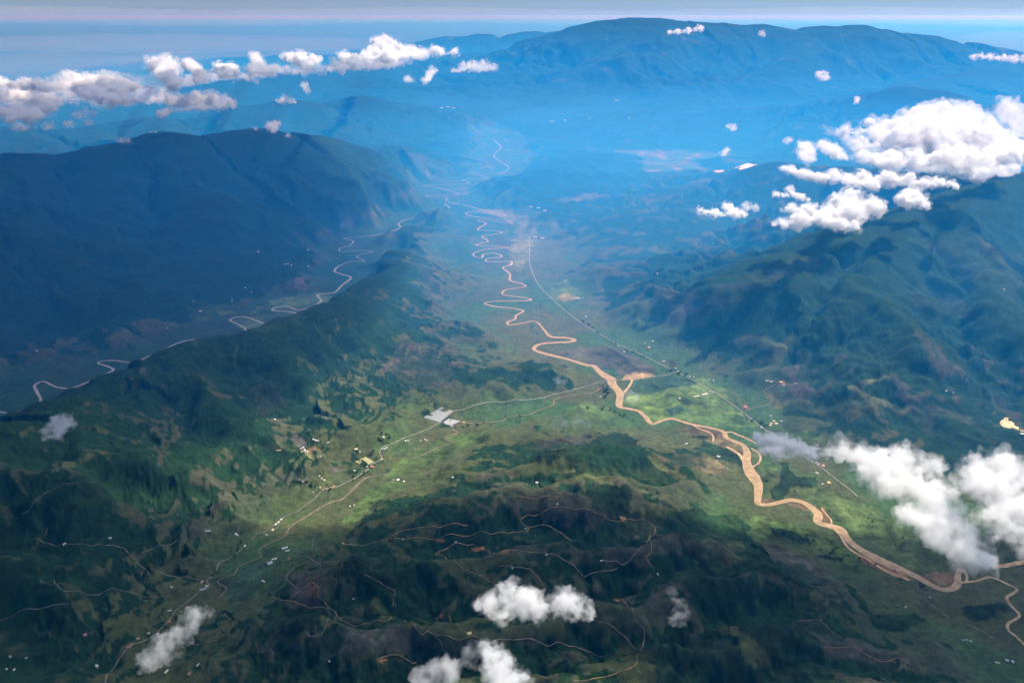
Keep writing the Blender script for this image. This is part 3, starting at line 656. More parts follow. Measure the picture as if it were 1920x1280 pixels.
GREYW = river_mat('silty water', (.20, .215, .22), (.29, .30, .31), .45)
STREAMW = river_mat('shallow stream bed', (.10, .085, .06), (.20, .15, .10), .9)
ROADM = {'pave': noisy_mat('worn paving', (.20, .20, .18), (.40, .39, .35), 1 / 40.0),
         'dirt': noisy_mat('orange dirt', (.10, .08, .048), (.33, .225, .11), 1 / 40.0),
         'pale': noisy_mat('pale dirt', (.13, .10, .065), (.34, .25, .15), 1 / 40.0),
         'grey': noisy_mat('grey dirt', (.10, .095, .08), (.24, .215, .185), 1 / 40.0)}
def flat_line(pl, step): 
    P = np.array([at_z(p[0], p[1], 2.0) for p in pl])
    return smooth(P, step), P
def px2m(px, py):                    # metres across the view for one photo pixel at the valley floor
    p = at_z(px, py, 0); return math.sqrt(p[0] ** 2 + p[1] ** 2 + CAM_Z ** 2) / F
def width_at(S, P, Wp):
    sP = np.concatenate([[0], np.cumsum(np.linalg.norm(np.diff(P[:, :2], axis=0), axis=1))])
    sS = np.concatenate([[0], np.cumsum(np.linalg.norm(np.diff(S[:, :2], axis=0), axis=1))]); sS *= sP[-1] / sS[-1]
    return np.interp(sS, sP, Wp)
wpx = RIVER_MAIN_W + [7.5, 7, 7, 7, 6.5, 6, 6, 6, 5.5, 5.5] + [5] * 200
wm = [wpx[i] * px2m(*p) * .80 if i < 60 else (4.2 - 2.2 * min(1, (i - 60) / 60)) * px2m(*p) * .62 for i, p in enumerate(RIVER_MAIN)]
S, P = flat_line(RIVER_MAIN, 22)
ww = width_at(S, P, wm); sn = noise2(np.arange(len(S)) / 9.0, np.zeros(len(S)), 3)
tag(ribbon('river', S, ww * (1 + .30 * sn), MUD, 4.0, 4), 'wide muddy tan river winding down the middle of the valley', 'river', kind='structure')
sb = ww * np.clip(1.12 + .55 * noise2(np.arange(len(S)) / 16.0, np.ones(len(S)), 5), .9, 2.0) + 10
k = len(S)
Soff = S.copy(); nrm = np.gradient(S[:, :2], axis=0); nrm /= np.linalg.norm(nrm, axis=1)[:, None]
Soff[:, 0] += -nrm[:, 1] * ww * .22 * noise2(np.arange(k) / 22.0, np.zeros(k), 9); Soff[:, 1] += nrm[:, 0] * ww * .22 * noise2(np.arange(k) / 22.0, np.zeros(k), 9)
tag(ribbon('riverbank', Soff, sb, SAND, 2.2, 4), 'pale sand bars fringing the wide muddy river', 'sandbank', kind='structure')
S, P = flat_line(RIVER_LEFT, 25)
wl = [(5.2 if i < 14 else 4.6 if i < 50 else 3.3) * px2m(*p) * (.85 if i < 50 else .6) for i, p in enumerate(RIVER_LEFT)]
ww = width_at(S, P, wl)
tag(ribbon('river', S, ww * (1 + .2 * noise2(np.arange(len(S)) / 9.0, np.zeros(len(S)), 13)), GREYW, 4.0, 4), 'narrow silvery river meandering through the dark left valley', 'river', kind='structure')
S, P = flat_line(STREAM, 20); S[:, 2] = 0
ws = width_at(S, P, [(2.6 if i < 20 else 1.6 if i < 24 else 4.5 if i < 32 else 2.6) * px2m(*p) for i, p in enumerate(STREAM)])
tag(ribbon('stream', S, ws * (1 + .3 * noise2(np.arange(len(S)) / 7.0, np.zeros(len(S)), 15)), STREAMW, 4.5, 4), 'shallow brown stream bed joining the muddy river from the lower left', 'stream', kind='structure')
S, P = flat_line(RIVER_RIGHT, 16)
tag(ribbon('stream', S, width_at(S, P, [4.6 * px2m(*p) for p in RIVER_RIGHT]), SAND, 4.5, 4), 'sandy side stream curling down the lower right corner', 'stream', kind='structure')
BRAIDS = [([(1298,797),(1312,804),(1330,811),(1337,818),(1337,829)], 3, 'thin sandy side channel leaving the muddy river at the plain'),
 ([(1362,838),(1376,845),(1386,852),(1393,862),(1398,872)], 6, 'sandy side channel rejoining the river under the wooded bank'),
 ([(1357,811),(1372,810),(1382,815),(1400,822),(1418,832)], 4, 'sandy braid running into the edge of the long cloud'),
 ([(1408,840),(1421,849),(1426,858),(1422,868),(1410,876),(1407,880)], 3.5, 'small looped sandy channel beside the river bend'),
 ([(1540,952),(1550,965),(1558,975),(1559,984)], 3, 'thin sandy channel behind the outer river bend'),
 ([(1556,986),(1575,1002),(1585,1020),(1600,1034),(1630,1050),(1660,1070),(1705,1088)], 5, 'long sandy braid along the lower river bank'),
 ([(1811,1092),(1813,1080),(1806,1068)], 4, 'short sandy braid by the cloud at the lower right'),
 ([(1860,1063),(1890,1060),(1930,1054)], 9, 'tan river reach emerging beyond the cloud at the right edge'),
 ([(1170,708),(1184,712),(1180,724),(1168,738)], 4, 'sandy braid just below the river bridge')]
for pl, w, lb in BRAIDS:
    S, P = flat_line(pl, 16)
    tag(ribbon('stream', S, np.array(width_at(S, P, [w * px2m(*p) for p in pl])), SAND, 3.4, 3), lb, 'side channel', kind='structure')
for nm, lb, P, w, mt in LINES3D:
    tag(ribbon(nm, P, w * (1 + .25 * noise2(np.arange(len(P)) / 5.0, np.zeros(len(P)), 21)), ROADM[mt], 5.0, 3), lb, 'road', kind='structure')
# ------------------------------------------------------------------ buildings
def plain_mat(name, c, rough=.7, var=.12):
    return noisy_mat(name, tuple(x * (1 - var) for x in c), tuple(min(1, x * (1 + var)) for x in c), 1 / 9.0, rough, 3, .3)
WALLM = plain_mat('plaster wall', (.62, .58, .50)); 
ROOFM = {'white': plain_mat('white sheet roof', (.60, .61, .59)), 'red': plain_mat('red clay roof', (.42, .16, .10)),
         'cream': plain_mat('cream sheet roof', (.66, .54, .36)), 'grey': plain_mat('grey sheet roof', (.36, .38, .38)), 'yellow': plain_mat('yellow sheet roof', (.72, .52, .20)),
         'pink': plain_mat('faded red roof', (.50, .27, .22))}
def gable_meshes(L, W, h, rise):
    """walls with gables, and a two-pitch roof with eaves, as two meshes of real thickness"""
    x, y = L / 2, W / 2
    V = [(-x,-y,-6),(x,-y,-6),(x,y,-6),(-x,y,-6),(-x,-y,h),(x,-y,h),(x,y,h),(-x,y,h),(-x,0,h+rise),(x,0,h+rise)]
    Fs = [(0,1,5,4),(2,3,7,6),(1,2,6,9,5),(3,0,4,8,7),(3,2,1,0),(4,5,9,8),(6,7,8,9)]
    wm = bpy.data.meshes.new('wall'); wm.from_pydata(V, [], Fs); wm.materials.append(WALLM)
    e, g, t = 1.2, 1.4, .5; k = rise / y
    A = [(-x-g,-y-e,h-k*e),(x+g,-y-e,h-k*e),(x+g,0,h+rise),(-x-g,0,h+rise),(x+g,y+e,h-k*e),(-x-g,y+e,h-k*e)]
    V = [(a,b,c+.15) for a,b,c in A] + [(a,b,c+.15+t) for a,b,c in A]
    Fs = [(6,7,8,9),(9,8,10,11),(3,2,1,0),(5,4,2,3),(0,1,7,6),(4,5,11,10),(1,2,8,7),(2,4,10,8),(3,0,6,9),(5,3,9,11)]
    rm = bpy.data.meshes.new('roof'); rm.from_pydata(V, [], Fs)
    return wm, rm
PROTO = {}
for nm, (L, W, h, rise) in {'house': (20, 15, 5.5, 4.0), 'shed': (46, 16, 6.0, 3.2), 'block': (30, 24, 7.0, 4.5)}.items():
    wm, rm = gable_meshes(L, W, h, rise)
    for c, m in ROOFM.items():
        r2 = rm.copy(); r2.name = 'roof'; r2.materials.append(m)
        root = bpy.data.objects.new(nm, None)
        w = bpy.data.objects.new('wall', wm); w.parent = root
        r = bpy.data.objects.new('roof', r2); r.parent = root
        PROTO[nm, c] = (root, w, r)
hr = random.Random(3)
def building(px, py, kind, colr, label, group=None, cat=None, scale=1.0, rot=None):
    root, w, r = PROTO[kind, colr]
    p = hit(px, py); z = float(height(p[0], p[1], H1))
    o = root.copy(); o.name = kind; COL.objects.link(o)
    o.location = (p[0], p[1], z + .5); o.scale = (scale,) * 3
    o.rotation_euler = (0, 0, hr.uniform(0, math.pi) if rot is None else rot)
    for ch in (w, r):
        c = ch.copy(); COL.objects.link(c); c.parent = o
    tag(o, label, cat or ('shed' if kind == 'shed' else 'house'), group)
    return o
def cluster(pts, kind, colr, label, group, scale=1.0):
    for i, p in enumerate(pts):
        building(p[0], p[1], kind, colr, label, group, scale=scale * hr.uniform(.85, 1.15))
G1 = 'houses along the straight paved road'; G2 = 'farm buildings on the green plain'; G3 = 'houses on the near hills'; G4 = 'houses of the stream valley'; G5 = 'houses on the dark left slopes'; G6 = 'houses in the far valley'; G7 = 'houses on the lower right slopes'; G8 = 'houses on the right hand hills'
# the plain and the straight road
building(1306, 744, 'shed', 'white', 'long low white shed lying left of its twin on the bright green pasture', G2, scale=1.25, rot=.35)
building(1321, 740, 'shed', 'white', 'larger white shed right of its twin on the bright green pasture', G2, scale=1.5, rot=.35)
building(1274, 747, 'house', 'white', 'lone small white house in the middle of the bright green pasture', G2)
cluster([(1332,734),(1337,736)], 'house', 'grey', 'grey house between the twin white sheds and the paved road', G1)
building(1244, 678, 'block', 'pink', 'faded red roofed house on the olive plot beside the paved road', G1, scale=1.1)
building(1267, 691, 'house', 'cream', 'cream house at the road corner before the dark grove', G1)
cluster([(1271,697),(1276,700)], 'house', 'grey', 'grey house among the grove at the lane and paved road crossing', G1, .9)
cluster([(1294,706),(1301,707)], 'house', 'white', 'white house just right of the paved road grove', G1, .9)
cluster([(1330,712),(1338,714)], 'house', 'white', 'small white house at the top edge of the bright green pasture', G1, .8)
building(1160, 650, 'house', 'white', 'round looking white house left of the paved road upper bend', G1, scale=1.1)
cluster([(1170,660),(1175,655)], 'house', 'white', 'white house just below the round looking one by the paved road', G1)
building(1216, 652, 'block', 'pink', 'pinkish house on the bare plot right of the paved road', G2, scale=1.2)
building(1224, 640, 'house', 'white', 'white house above the pinkish one at the hill foot', G2)
building(1209, 644, 'house', 'cream', 'cream house left of the white hill foot house', G2, scale=.8)
building(1099, 594, 'shed', 'white', 'white shed in the dark grove halfway along the paved road', G1, scale=.8)
building(1083, 560, 'shed', 'white', 'long white shed at the end of the tan field', G2, scale=1.3, rot=.2)
building(1093, 559, 'house', 'white', 'little white house right of the long shed by the tan field', G2)
building(1233, 514, 'house', 'white', 'lone white house on the hazy plateau above the plain', G8, scale=1.2)
building(1398, 764, 'block', 'pink', 'dull red roofed house against the hill foot beside the paved road', G1, scale=1.2)
building(1445, 780, 'house', 'white', 'white house above the cream farm compound', G2)
cluster([(1446,794),(1451,790),(1455,795),(1444,798)], 'block', 'cream', 'cream building of the farm compound at the cloud edge by the paved road', 'farm compound by the paved road', .9)
building(1465, 790, 'house', 'white', 'white house right of the cream farm compound', G2)
building(1427, 802, 'house', 'grey', 'grey house on the paved road left of the cream compound', G1)
building(1532, 887, 'shed', 'white', 'white rounded shed below the paved road under the long cloud', G1, scale=.8)
building(1543, 874, 'block', 'pink', 'pink roofed house on the paved road under the long cloud', G1)
building(1554, 906, 'block', 'yellow', 'orange yellow house in the meadow below the paved road', G2, scale=1.05)
building(1542, 908, 'house', 'white', 'tiny white house left of the orange yellow one', G2, scale=.8)
cluster([(1516,862),(1523,866),(1531,867),(1535,870)], 'house', 'white', 'small pale house in the roadside row under the long cloud', G1, .8)
building(1126, 744, 'house', 'white', 'white house on the river bank left of the bridge grove', G2)
building(1287, 832, 'shed', 'white', 'white shed on the wooded bank above the tan hillside', G3, scale=.7)
building(1347, 858, 'block', 'white', 'white house on the wooded slope by the river bend', G3, scale=1.0)
building(1364, 878, 'house', 'grey', 'grey house below the white one on the wooded river slope', G3, scale=.8)
# right hand hills
building(1438, 714, 'shed', 'white', 'white shed on top of the bare hill with the S shaped track', G8, scale=.8, rot=.1)
building(1446, 716, 'shed', 'white', 'second white shed right beside the first on the bare hill top', G8, scale=.8, rot=.1)
building(1464, 717, 'block', 'cream', 'cream house on the orange clearing at the end of the S shaped track', G8)
building(1492, 719, 'house', 'white', 'tiny pale house right of the orange clearing', G8, scale=.8)
cluster([(1774,734),(1787,738)], 'house', 'grey', 'grey house in the forest of the right hand mountain', G8)
building(1883, 544, 'house', 'pink', 'pale roofed house high on the right edge of the forested mountain', G8)
building(1915, 816, 'block', 'white', 'white house at the tip of the pale yellow quarry', G8)
# greenhouse area and stream valley
building(869, 792, 'shed', 'yellow', 'yellow shed right of the lower greenhouse', G4, scale=.7, rot=.3)
building(847, 799, 'house', 'white', 'white house at the foot of the lower greenhouse', G4)
building(690, 876, 'shed', 'white', 'white shed touching the pale yellow greenhouse roof', G4, scale=.8, rot=-.3)
building(698, 877, 'block', 'red', 'red roofed house right of the white shed by the yellow greenhouse', G4, scale=1.1)
building(668, 844, 'block', 'cream', 'cream house in the trees above the yellow greenhouse', G4)
building(675, 847, 'house', 'white', 'small white house right of the cream one in the trees', G4, scale=.8)
building(719, 820, 'house', 'white', 'white house in the dark trees on the round green field', G4)
building(708, 823, 'house', 'white', 'low white house left of the dark trees on the round green field', G4, scale=.8)
cluster([(716,842),(721,842),(725,840)], 'house', 'white', 'white house of the row of three below the round green field', 'row of three white houses')
cluster([(760,827),(765,826)], 'house', 'white', 'white house of the pair on the lane to the greenhouses', 'pair of lane houses', .9)
cluster([(789,827),(797,824),(800,826)], 'house', 'white', 'white house of the trio right of the lane pair', 'trio of lane houses', .9)
building(746, 900, 'block', 'white', 'biggest white house of three on the meadow edge', G4, scale=.9)
building(757, 903, 'house', 'white', 'white house right of the biggest meadow edge house', G4, scale=.9)
building(738, 900, 'house', 'grey', 'greyish house left of the biggest meadow edge house', G4, scale=.8)
building(849, 896, 'house', 'white', 'lone white house on the dark hill right of the meadow', G3, scale=.8)
building(665, 884, 'house', 'white', 'bright white house left below the yellow greenhouse', G4)
building(716, 861, 'house', 'cream', 'cream house on the lane bend above the red roof', G4)
cluster([(565,842),(571,845),(576,848),(569,840)], 'house', 'white', 'white house in the hamlet above the small yellow green field', 'hamlet above the small field')
cluster([(588,826),(592,827),(597,829)], 'house', 'white', 'white house in the row below the bare brown slope', 'row under the bare slope')
building(615, 830, 'shed', 'grey', 'pale grey shed right of the row below the bare slope', G4, scale=.7)
building(523, 846, 'shed', 'pink', 'long pinkish red roof left of the hamlet', G4, scale=.9, rot=.1)
building(515, 787, 'house', 'white', 'lone white house in the dark wood above the hamlet', G4)
building(601, 856, 'house', 'white', 'white house at the right tip of the small yellow green field', G4, scale=.8)
cluster([(599,893),(603,897)], 'house', 'cream', 'cream house of the pair above the lower stream village', 'cream pair above the village', .8)
building(608, 901, 'house', 'cream', 'single cream house on the little lawn above the village', G4)
cluster([(562,902),(568,903),(575,902)], 'house', 'grey', 'grey house of the row in the dark grove left of the little lawn', 'grey row in the grove', .8)
cluster([(600,914),(612,918),(617,916),(622,914),(626,912)], 'house', 'pink', 'pink roofed house in the village above the lane end', 'pink roofed village houses', .85)
building(587, 924, 'house', 'pink', 'pinkish house left below the pink roofed village', G4, scale=.8)
# lower left lane
cluster([(522,979),(527,974),(517,983)], 'house', 'white', 'white house in the row along the left valley lane', 'row on the left valley lane', .9)
building(511, 994, 'block', 'cream', 'cream house below the row on the left valley lane', G5, scale=.8)
building(500, 1003, 'shed', 'grey', 'grey shed left below the cream lane house', G5, scale=.7)
building(534, 1028, 'shed', 'white', 'long white shed by the grey stream bed', G5, scale=1.0, rot=.5)
building(539, 1033, 'shed', 'white', 'shorter white shed right below the long one by the stream bed', G5, scale=.7, rot=.5)
cluster([(511,1049),(516,1048)], 'house', 'white', 'white house above the big grey yard by the stream', 'pair above the grey yard', .9)
building(506, 1057, 'block', 'grey', 'big grey roofed building in the yard by the stream', G5, scale=1.3)
building(494, 1090, 'shed', 'white', 'lone white shed on the dark slope below the stream', G5, scale=.7)
cluster([(442,1001),(445,1004)], 'house', 'white', 'white house of the pair in the dark wood left of the lane', 'pair in the dark wood', .9)
building(388, 996, 'shed', 'grey', 'bluish grey greenhouse roof on the dark left slope', G5, scale=1.1, rot=.1)
building(207, 1011, 'house', 'white', 'white house high on the dark left slope', G5)
building(121, 1020, 'house', 'white', 'dim white house on the faint left slope track', G5)
building(459, 1023, 'house', 'white', 'white house at the lane hairpin', G5, scale=.8)
building(381, 1105, 'shed', 'grey', 'big grey shed left of the lane bend', G5, scale=1.1, rot=.6)
building(388, 1099, 'house', 'white', 'white house touching the lane bend', G5)
building(378, 1091, 'shed', 'grey', 'grey shed above the big grey shed at the lane bend', G5, scale=.6)
building(322, 1101, 'house', 'white', 'small white house left of the lane bend sheds', G5, scale=.8)
building(318, 1145, 'shed', 'white', 'white shed on the lane above the red roof', G5, scale=.6, rot=.5)
building(317, 1165, 'block', 'red', 'red roofed house on the lane above the grey wisp', G5, scale=.7)
cluster([(279,1189),(296,1189)], 'house', 'white', 'white house of the pair left of the grey wisp', 'pair by the grey wisp', .8)
building(259, 1197, 'block', 'pink', 'pink roofed house left of the grey wisp pair', G5, scale=.6)
cluster([(246,1208),(243,1213),(240,1212)], 'house', 'red', 'red roofed house of the cluster lower down the lane', 'red roofed cluster', .8)
building(160, 1193, 'block', 'red', 'lone red roofed house on the dark slope far from the lane', G5, scale=.7)
building(182, 1251, 'house', 'white', 'bright white house near the bottom left of the lane', G5)
cluster([(20,1233),(50,1236)], 'house', 'grey', 'dim grey house at the left edge of the bottom slope', 'dim houses at the left edge', .8)
cluster([(13,1256),(27,1257)], 'house', 'white', 'tiny white house in the bottom left corner', 'bottom left corner houses', .7)
building(371, 1247, 'shed', 'grey', 'grey shed below the grey wisp near the bottom edge', G5, scale=.6)
building(354, 1263, 'block', 'red', 'red roofed house nearest the bottom edge', G5, scale=.6)
building(312, 1259, 'shed', 'white', 'low white shed left of the red roof at the bottom edge', G5, scale=.7)
# near hills
building(880, 1188, 'block', 'yellow', 'bright yellow roofed house on the near ridge track', G3, scale=.85, rot=.5)
building(1007, 905, 'block', 'white', 'white hilltop house above the thin tracks', G3, scale=.8)
building(1045, 945, 'house', 'white', 'white house right of the hilltop track end', G3, scale=.7)
building(986, 991, 'house', 'white', 'white house on the track right of the dark copse', G3, scale=.7)
building(961, 1065, 'house', 'white', 'white house on the thin track above the bottom cloud', G3, scale=.7)
building(1025, 1040, 'house', 'white', 'white house at the right end of the orange cut track', G3, scale=.7)
building(855, 1016, 'house', 'white', 'white house at the start of the short pale track', G3, scale=.7)
building(756, 1011, 'house', 'white', 'white house on the long mid slope track', G3, scale=.6)
building(644, 1019, 'house', 'white', 'white house at the left end of the hill track', G3, scale=.7)
building(663, 1124, 'house', 'grey', 'grey house on the scrubby ledge left of the near wood', G3, scale=.7)
building(1127, 1051, 'house', 'white', 'white house at the head of the tan climbing track', G3, scale=.7)
building(1164, 971, 'house', 'cream', 'cream house on the orange patch of the hill loop', G3, scale=.8)
building(618, 1241, 'house', 'cream', 'cream house on the dark slope by the bottom edge', G3, scale=.6)
building(1233, 1079, 'house', 'white', 'dim pale house on the shaded hill right of the bottom cloud', G3, scale=.7)
cluster([(656,949),(664,947)], 'house', 'white', 'small white house of the pair above the wooded left hill', 'pair above the wooded hill', .7)
# lower right
building(1698, 1138, 'house', 'white', 'tiny white house on the lower right pasture edge', G7, scale=.6)
building(1744, 1120, 'house', 'grey', 'grey house beside the dark trees at the river tip', G7, scale=.7)
cluster([(1806,1200),(1812,1199)], 'house', 'white', 'white house of the pair below the short white lane', 'pair below the white lane', .7)
building(1820, 1202, 'house', 'white', 'white house just right of the pair below the white lane', G7, scale=.7)
building(1870, 1242, 'shed', 'white', 'white shed in the bottom right corner', G7, scale=.6, rot=-.3)
cluster([(1888,1238),(1899,1241)], 'house', 'white', 'white house right of the bottom right corner shed', 'pair by the corner shed', .8)
# left valley and far valley
building(376, 584, 'block', 'white', 'brightest white house on the green left valley floor', G6, scale=1.1)
building(363, 566, 'house', 'white', 'white house behind the brightest one in the left valley', G6)
building(435, 565, 'house', 'white', 'lone white house right of the left valley pair', G6)
building(484, 473, 'block', 'white', 'white house high on the blue left slope', G6, scale=1.2)
building(578, 469, 'block', 'white', 'white house among the blue fields above the silvery bend', G6, scale=1.2)
cluster([(534,497),(540,496),(546,498)], 'house', 'white', 'white house of the row in the blue fields left of the silvery bend', 'row in the blue fields', 1.2)
building(578, 500, 'house', 'white', 'white house right of the row in the blue fields', G6, scale=1.2)
building(69, 658, 'house', 'white', 'lone white house at the left edge of the left valley', G6)
building(314, 615, 'house', 'grey', 'grey house on the flat beyond the long wooded ridge', G6)
cluster([(460,541),(472,549)], 'house', 'white', 'white house of the pair beside the purple field', 'pair by the purple field', 1.0)
building(1003, 445, 'shed', 'white', 'long white shed beside the far stretch of the paved road', G6, scale=1.7, rot=.1)
building(1017, 447, 'shed', 'cream', 'long cream shed right of the far white shed', G6, scale=1.5, rot=.1)
cluster([(996,388),(1010,391),(1022,396)], 'shed', 'white', 'white shed of the row at the far end of the paved road', 'far row of sheds', 1.5)
cluster([(1035,228),(1060,226),(1105,223),(1180,222)], 'shed', 'white', 'white shed in the hazy row at the head of the valley', 'hazy far row', 3.2)
building(1156, 189, 'shed', 'white', 'white speck of a shed on the far blue plain', G6, scale=4)
cluster([(840,201),(828,203),(850,203)], 'shed', 'white', 'white shed among the far town specks left of the valley head', 'far town sheds', 3.5)

# ------------------------------------------------------------------ greenhouses, quarries, bridge
def greenhouse(corners, spans, label, mat, h=5.0):
    """ridge and furrow roof over four ground corners (photo pixels), walls below"""
    C = [hit(*c) for c in corners]; cen = np.mean(C, 0)
    root = bpy.data.objects.new('greenhouse', None); root.location = cen; COL.objects.link(root)
    A, B, Cc, D = [c - cen for c in C]
    zc = max(c[2] for c in C) - cen[2]
    n = spans * 2
    top = []; 
    for i in range(n + 1):
        f = i / n; a = A + (B - A) * f; b = D + (Cc - D) * f
        rz = h + (3.2 if i % 2 else 0)
        top.append((a + np.array([0, 0, rz]), b + np.array([0, 0, rz])))
    V = [p for t in top for p in t]; Fs = [(2*i, 2*i+1, 2*i+3, 2*i+2) for i in range(n)]
    me = bpy.data.meshes.new('cover'); me.from_pydata([tuple(v) for v in V], [], Fs); me.materials.append(mat)
    o = bpy.data.objects.new('cover', me); o.parent = root; COL.objects.link(o)
    sd = o.modifiers.new('thickness', 'SOLIDIFY'); sd.thickness = .3
    P = [A, B, Cc, D]; V = [tuple(p + np.array([0, 0, -8])) for p in P] + [tuple(p + np.array([0, 0, h - .4])) for p in P]
    Fs = [(i, (i + 1) % 4, 4 + (i + 1) % 4, 4 + i) for i in range(4)]
    me = bpy.data.meshes.new('wall'); me.from_pydata(V, [], Fs); me.materials.append(ROOFM['grey'])
    o = bpy.data.objects.new('wall', me); o.parent = root; COL.objects.link(o)
    tag(root, label, 'greenhouse', 'greenhouses of the stream valley')
GH = plain_mat('weathered plastic', (.25, .28, .29), .7, .10); GY = plain_mat('yellowed plastic', (.34, .33, .16), .7, .08)
greenhouse([(794,783),(829,764),(850,771),(824,792)], 9, 'large grey greenhouse block beside the lane below the wooded ridge', GH)
greenhouse([(828,794),(842,785),(864,790),(846,798)], 6, 'smaller paler grey greenhouse block just below the large one', plain_mat('pale plastic', (.32, .34, .35), .7, .08))
greenhouse([(666,866),(686,857),(701,866),(685,875)], 6, 'pale yellow square greenhouse above the red roofed house', GY)
QM = plain_mat('quarry spoil', (.56, .50, .28), .95, .2)
def slab(name, poly, label, cat, mat, thick=9.0):
    P = [hit(*p) for p in poly]; n = len(P); P = np.array(P); cen = P.mean(0)
    mid = [tuple((cen + (p - cen) * .75)[:2] - cen[:2]) for p in P]
    V = []
    for p in P: V.append((p[0] - cen[0], p[1] - cen[1], p[2] - cen[2] - 4))
    for p, m in zip(P, mid): V.append((m[0], m[1], (p[2] - cen[2]) * .75 + thick + 2 * math.sin(p[0])))
    V.append((0, 0, thick * .6))
    Fs = [(i, (i + 1) % n, n + (i + 1) % n, n + i) for i in range(n)] + [(n + i, n + (i + 1) % n, 2 * n) for i in range(n)]
    me = bpy.data.meshes.new(name); me.from_pydata(V, [], Fs); me.materials.append(mat)
    bm = bmesh.new(); bm.from_mesh(me); bmesh.ops.recalc_face_normals(bm, faces=bm.faces); bm.to_mesh(me); bm.free()
    o = bpy.data.objects.new(name, me); o.location = cen; COL.objects.link(o)
    tag(o, label, cat); return o
slab('quarry', [(1871,781),(1887,781),(1900,792),(1926,804),(1926,815),(1898,804),(1876,808)], 'pale yellow quarry face at the right edge of the plain', 'quarry', QM)
slab('quarry', [(1377,315),(1398,307),(1425,312),(1455,306),(1440,311),(1422,317),(1396,320)], 'white quarry scar in the hazy middle hills', 'quarry', plain_mat('white spoil', (.78, .78, .74), .95, .15), 30)
slab('quarry', [(1337,321),(1358,320),(1358,323),(1340,323)], 'thin white strip of spoil left of the white quarry', 'quarry', plain_mat('grey spoil', (.6, .6, .58), .95, .15), 20)
def bridge():
    a = hit(1136, 714); b = hit(1166, 713); cen = (a + b) / 2; d = (b - a)[:2]; L = float(np.linalg.norm(d)); ang = math.atan2(d[1], d[0])
    root = bpy.data.objects.new('bridge', None); root.location = (cen[0], cen[1], 2); root.rotation_euler = (0, 0, ang); COL.objects.link(root)
    def box(name, x0, x1, y0, y1, z0, z1, m):
        me = bpy.data.meshes.new(name)
        me.from_pydata([(x0,y0,z0),(x1,y0,z0),(x1,y1,z0),(x0,y1,z0),(x0,y0,z1),(x1,y0,z1),(x1,y1,z1),(x0,y1,z1)], [], [(3,2,1,0),(4,5,6,7),(0,1,5,4),(1,2,6,5),(2,3,7,6),(3,0,4,7)])
        me.materials.append(m); o = bpy.data.objects.new(name, me); o.parent = root; COL.objects.link(o)
    conc = plain_mat('bridge concrete', (.42, .40, .36), .9)
    box('deck', -L/2-6, L/2+6, -4.5, 4.5, 9.0, 10.2, conc)
    for s in (-1, 1): box('parapet', -L/2-6, L/2+6, s*4.1-.25, s*4.1+.25, 10.22, 11.4, conc)
    for k in (-1, 0, 1): box('pier', k*L*.25-1.5, k*L*.25+1.5, -4, 4, -4, 8.98, conc)
    tag(root, 'pale bridge carrying the lane across the muddy river', 'bridge')
bridge()

# ------------------------------------------------------------------ single trees
BARK = plain_mat('bark', (.09, .065, .045)); LEAF = noisy_mat('leaves', (.012, .030, .014), (.028, .058, .022), 1 / 3.0, .9)
def tree_proto(seed):
    rn = random.Random(seed); bm = bmesh.new()
    for k in range(46):
        a, b, q = rn.uniform(0, 6.28), rn.uniform(-.5, 1.2), rn.uniform(.2, 1) ** .6
        c = Vector((math.cos(a) * q * 7.5 * math.cos(b * .8), math.sin(a) * q * 7.5 * math.cos(b * .8), 10 + 5.0 * q * math.sin(b)))
        res = bmesh.ops.create_icosphere(bm, subdivisions=1, radius=rn.uniform(1.1, 2.6))
        for v in res['verts']: v.co = v.co * rn.uniform(.75, 1.25) + c
    cm = bpy.data.meshes.new('crown'); bm.to_mesh(cm); bm.free(); cm.materials.append(LEAF)
    bm = bmesh.new(); bmesh.ops.create_cone(bm, segments=7, radius1=.8, radius2=.35, depth=13)
    for v in bm.verts: v.co.z += 3.5
    for k in range(3):
        a = k * 2.1 + rn.random(); res = bmesh.ops.create_cone(bm, segments=5, radius1=.35, radius2=.12, depth=7)
        for v in res['verts']:
            t_ = (v.co.z + 3.5) / 7; v.co = Vector((v.co.x + math.cos(a) * 4 * t_, v.co.y + math.sin(a) * 4 * t_, 6 + 5 * t_))
    tm = bpy.data.meshes.new('trunk'); bm.to_mesh(tm); bm.free(); tm.materials.append(BARK)
    return cm, tm
TP = [tree_proto(i) for i in range(4)]
tr = random.Random(11)
def trees(pxs, n, jit, label, group, size=(1.0, 1.7)):
    """n trees strewn along a photo polyline"""
    P = [np.array(p, float) for p in pxs]; seg = [np.linalg.norm(b - a) for a, b in zip(P[:-1], P[1:])]; tot = sum(seg)
    for i in range(n):
        s = tr.random() * tot; k = 0
        while k < len(seg) - 1 and s > seg[k]: s -= seg[k]; k += 1
        q = P[k] + (P[k + 1] - P[k]) * (s / seg[k]) + np.array([tr.gauss(0, jit), tr.gauss(0, jit * .6)])
        p = hit(*q); z = float(height(p[0], p[1], H1)); cm, tm = TP[tr.randrange(4)]
        o = bpy.data.objects.new('tree', None); o.location = (p[0], p[1], z - .3); COL.objects.link(o)
        sc = tr.uniform(*size); o.scale = (sc, sc, sc * tr.uniform(.8, 1.1)); o.rotation_euler = (0, 0, tr.uniform(0, 6.28))
        for nm, me in (('crown', cm), ('trunk', tm)):
            c = bpy.data.objects.new(nm, me); c.parent = o; COL.objects.link(c)
        tag(o, label, 'tree', group)
trees([(1120,623),(1165,650),(1205,670)], 16, 1.6, 'dark tree in the line beside the upper paved road', 'upper roadside trees')
trees([(1085,600),(1108,614)], 9, 3, 'dark tree in the grove halfway along the paved road', 'halfway grove trees')
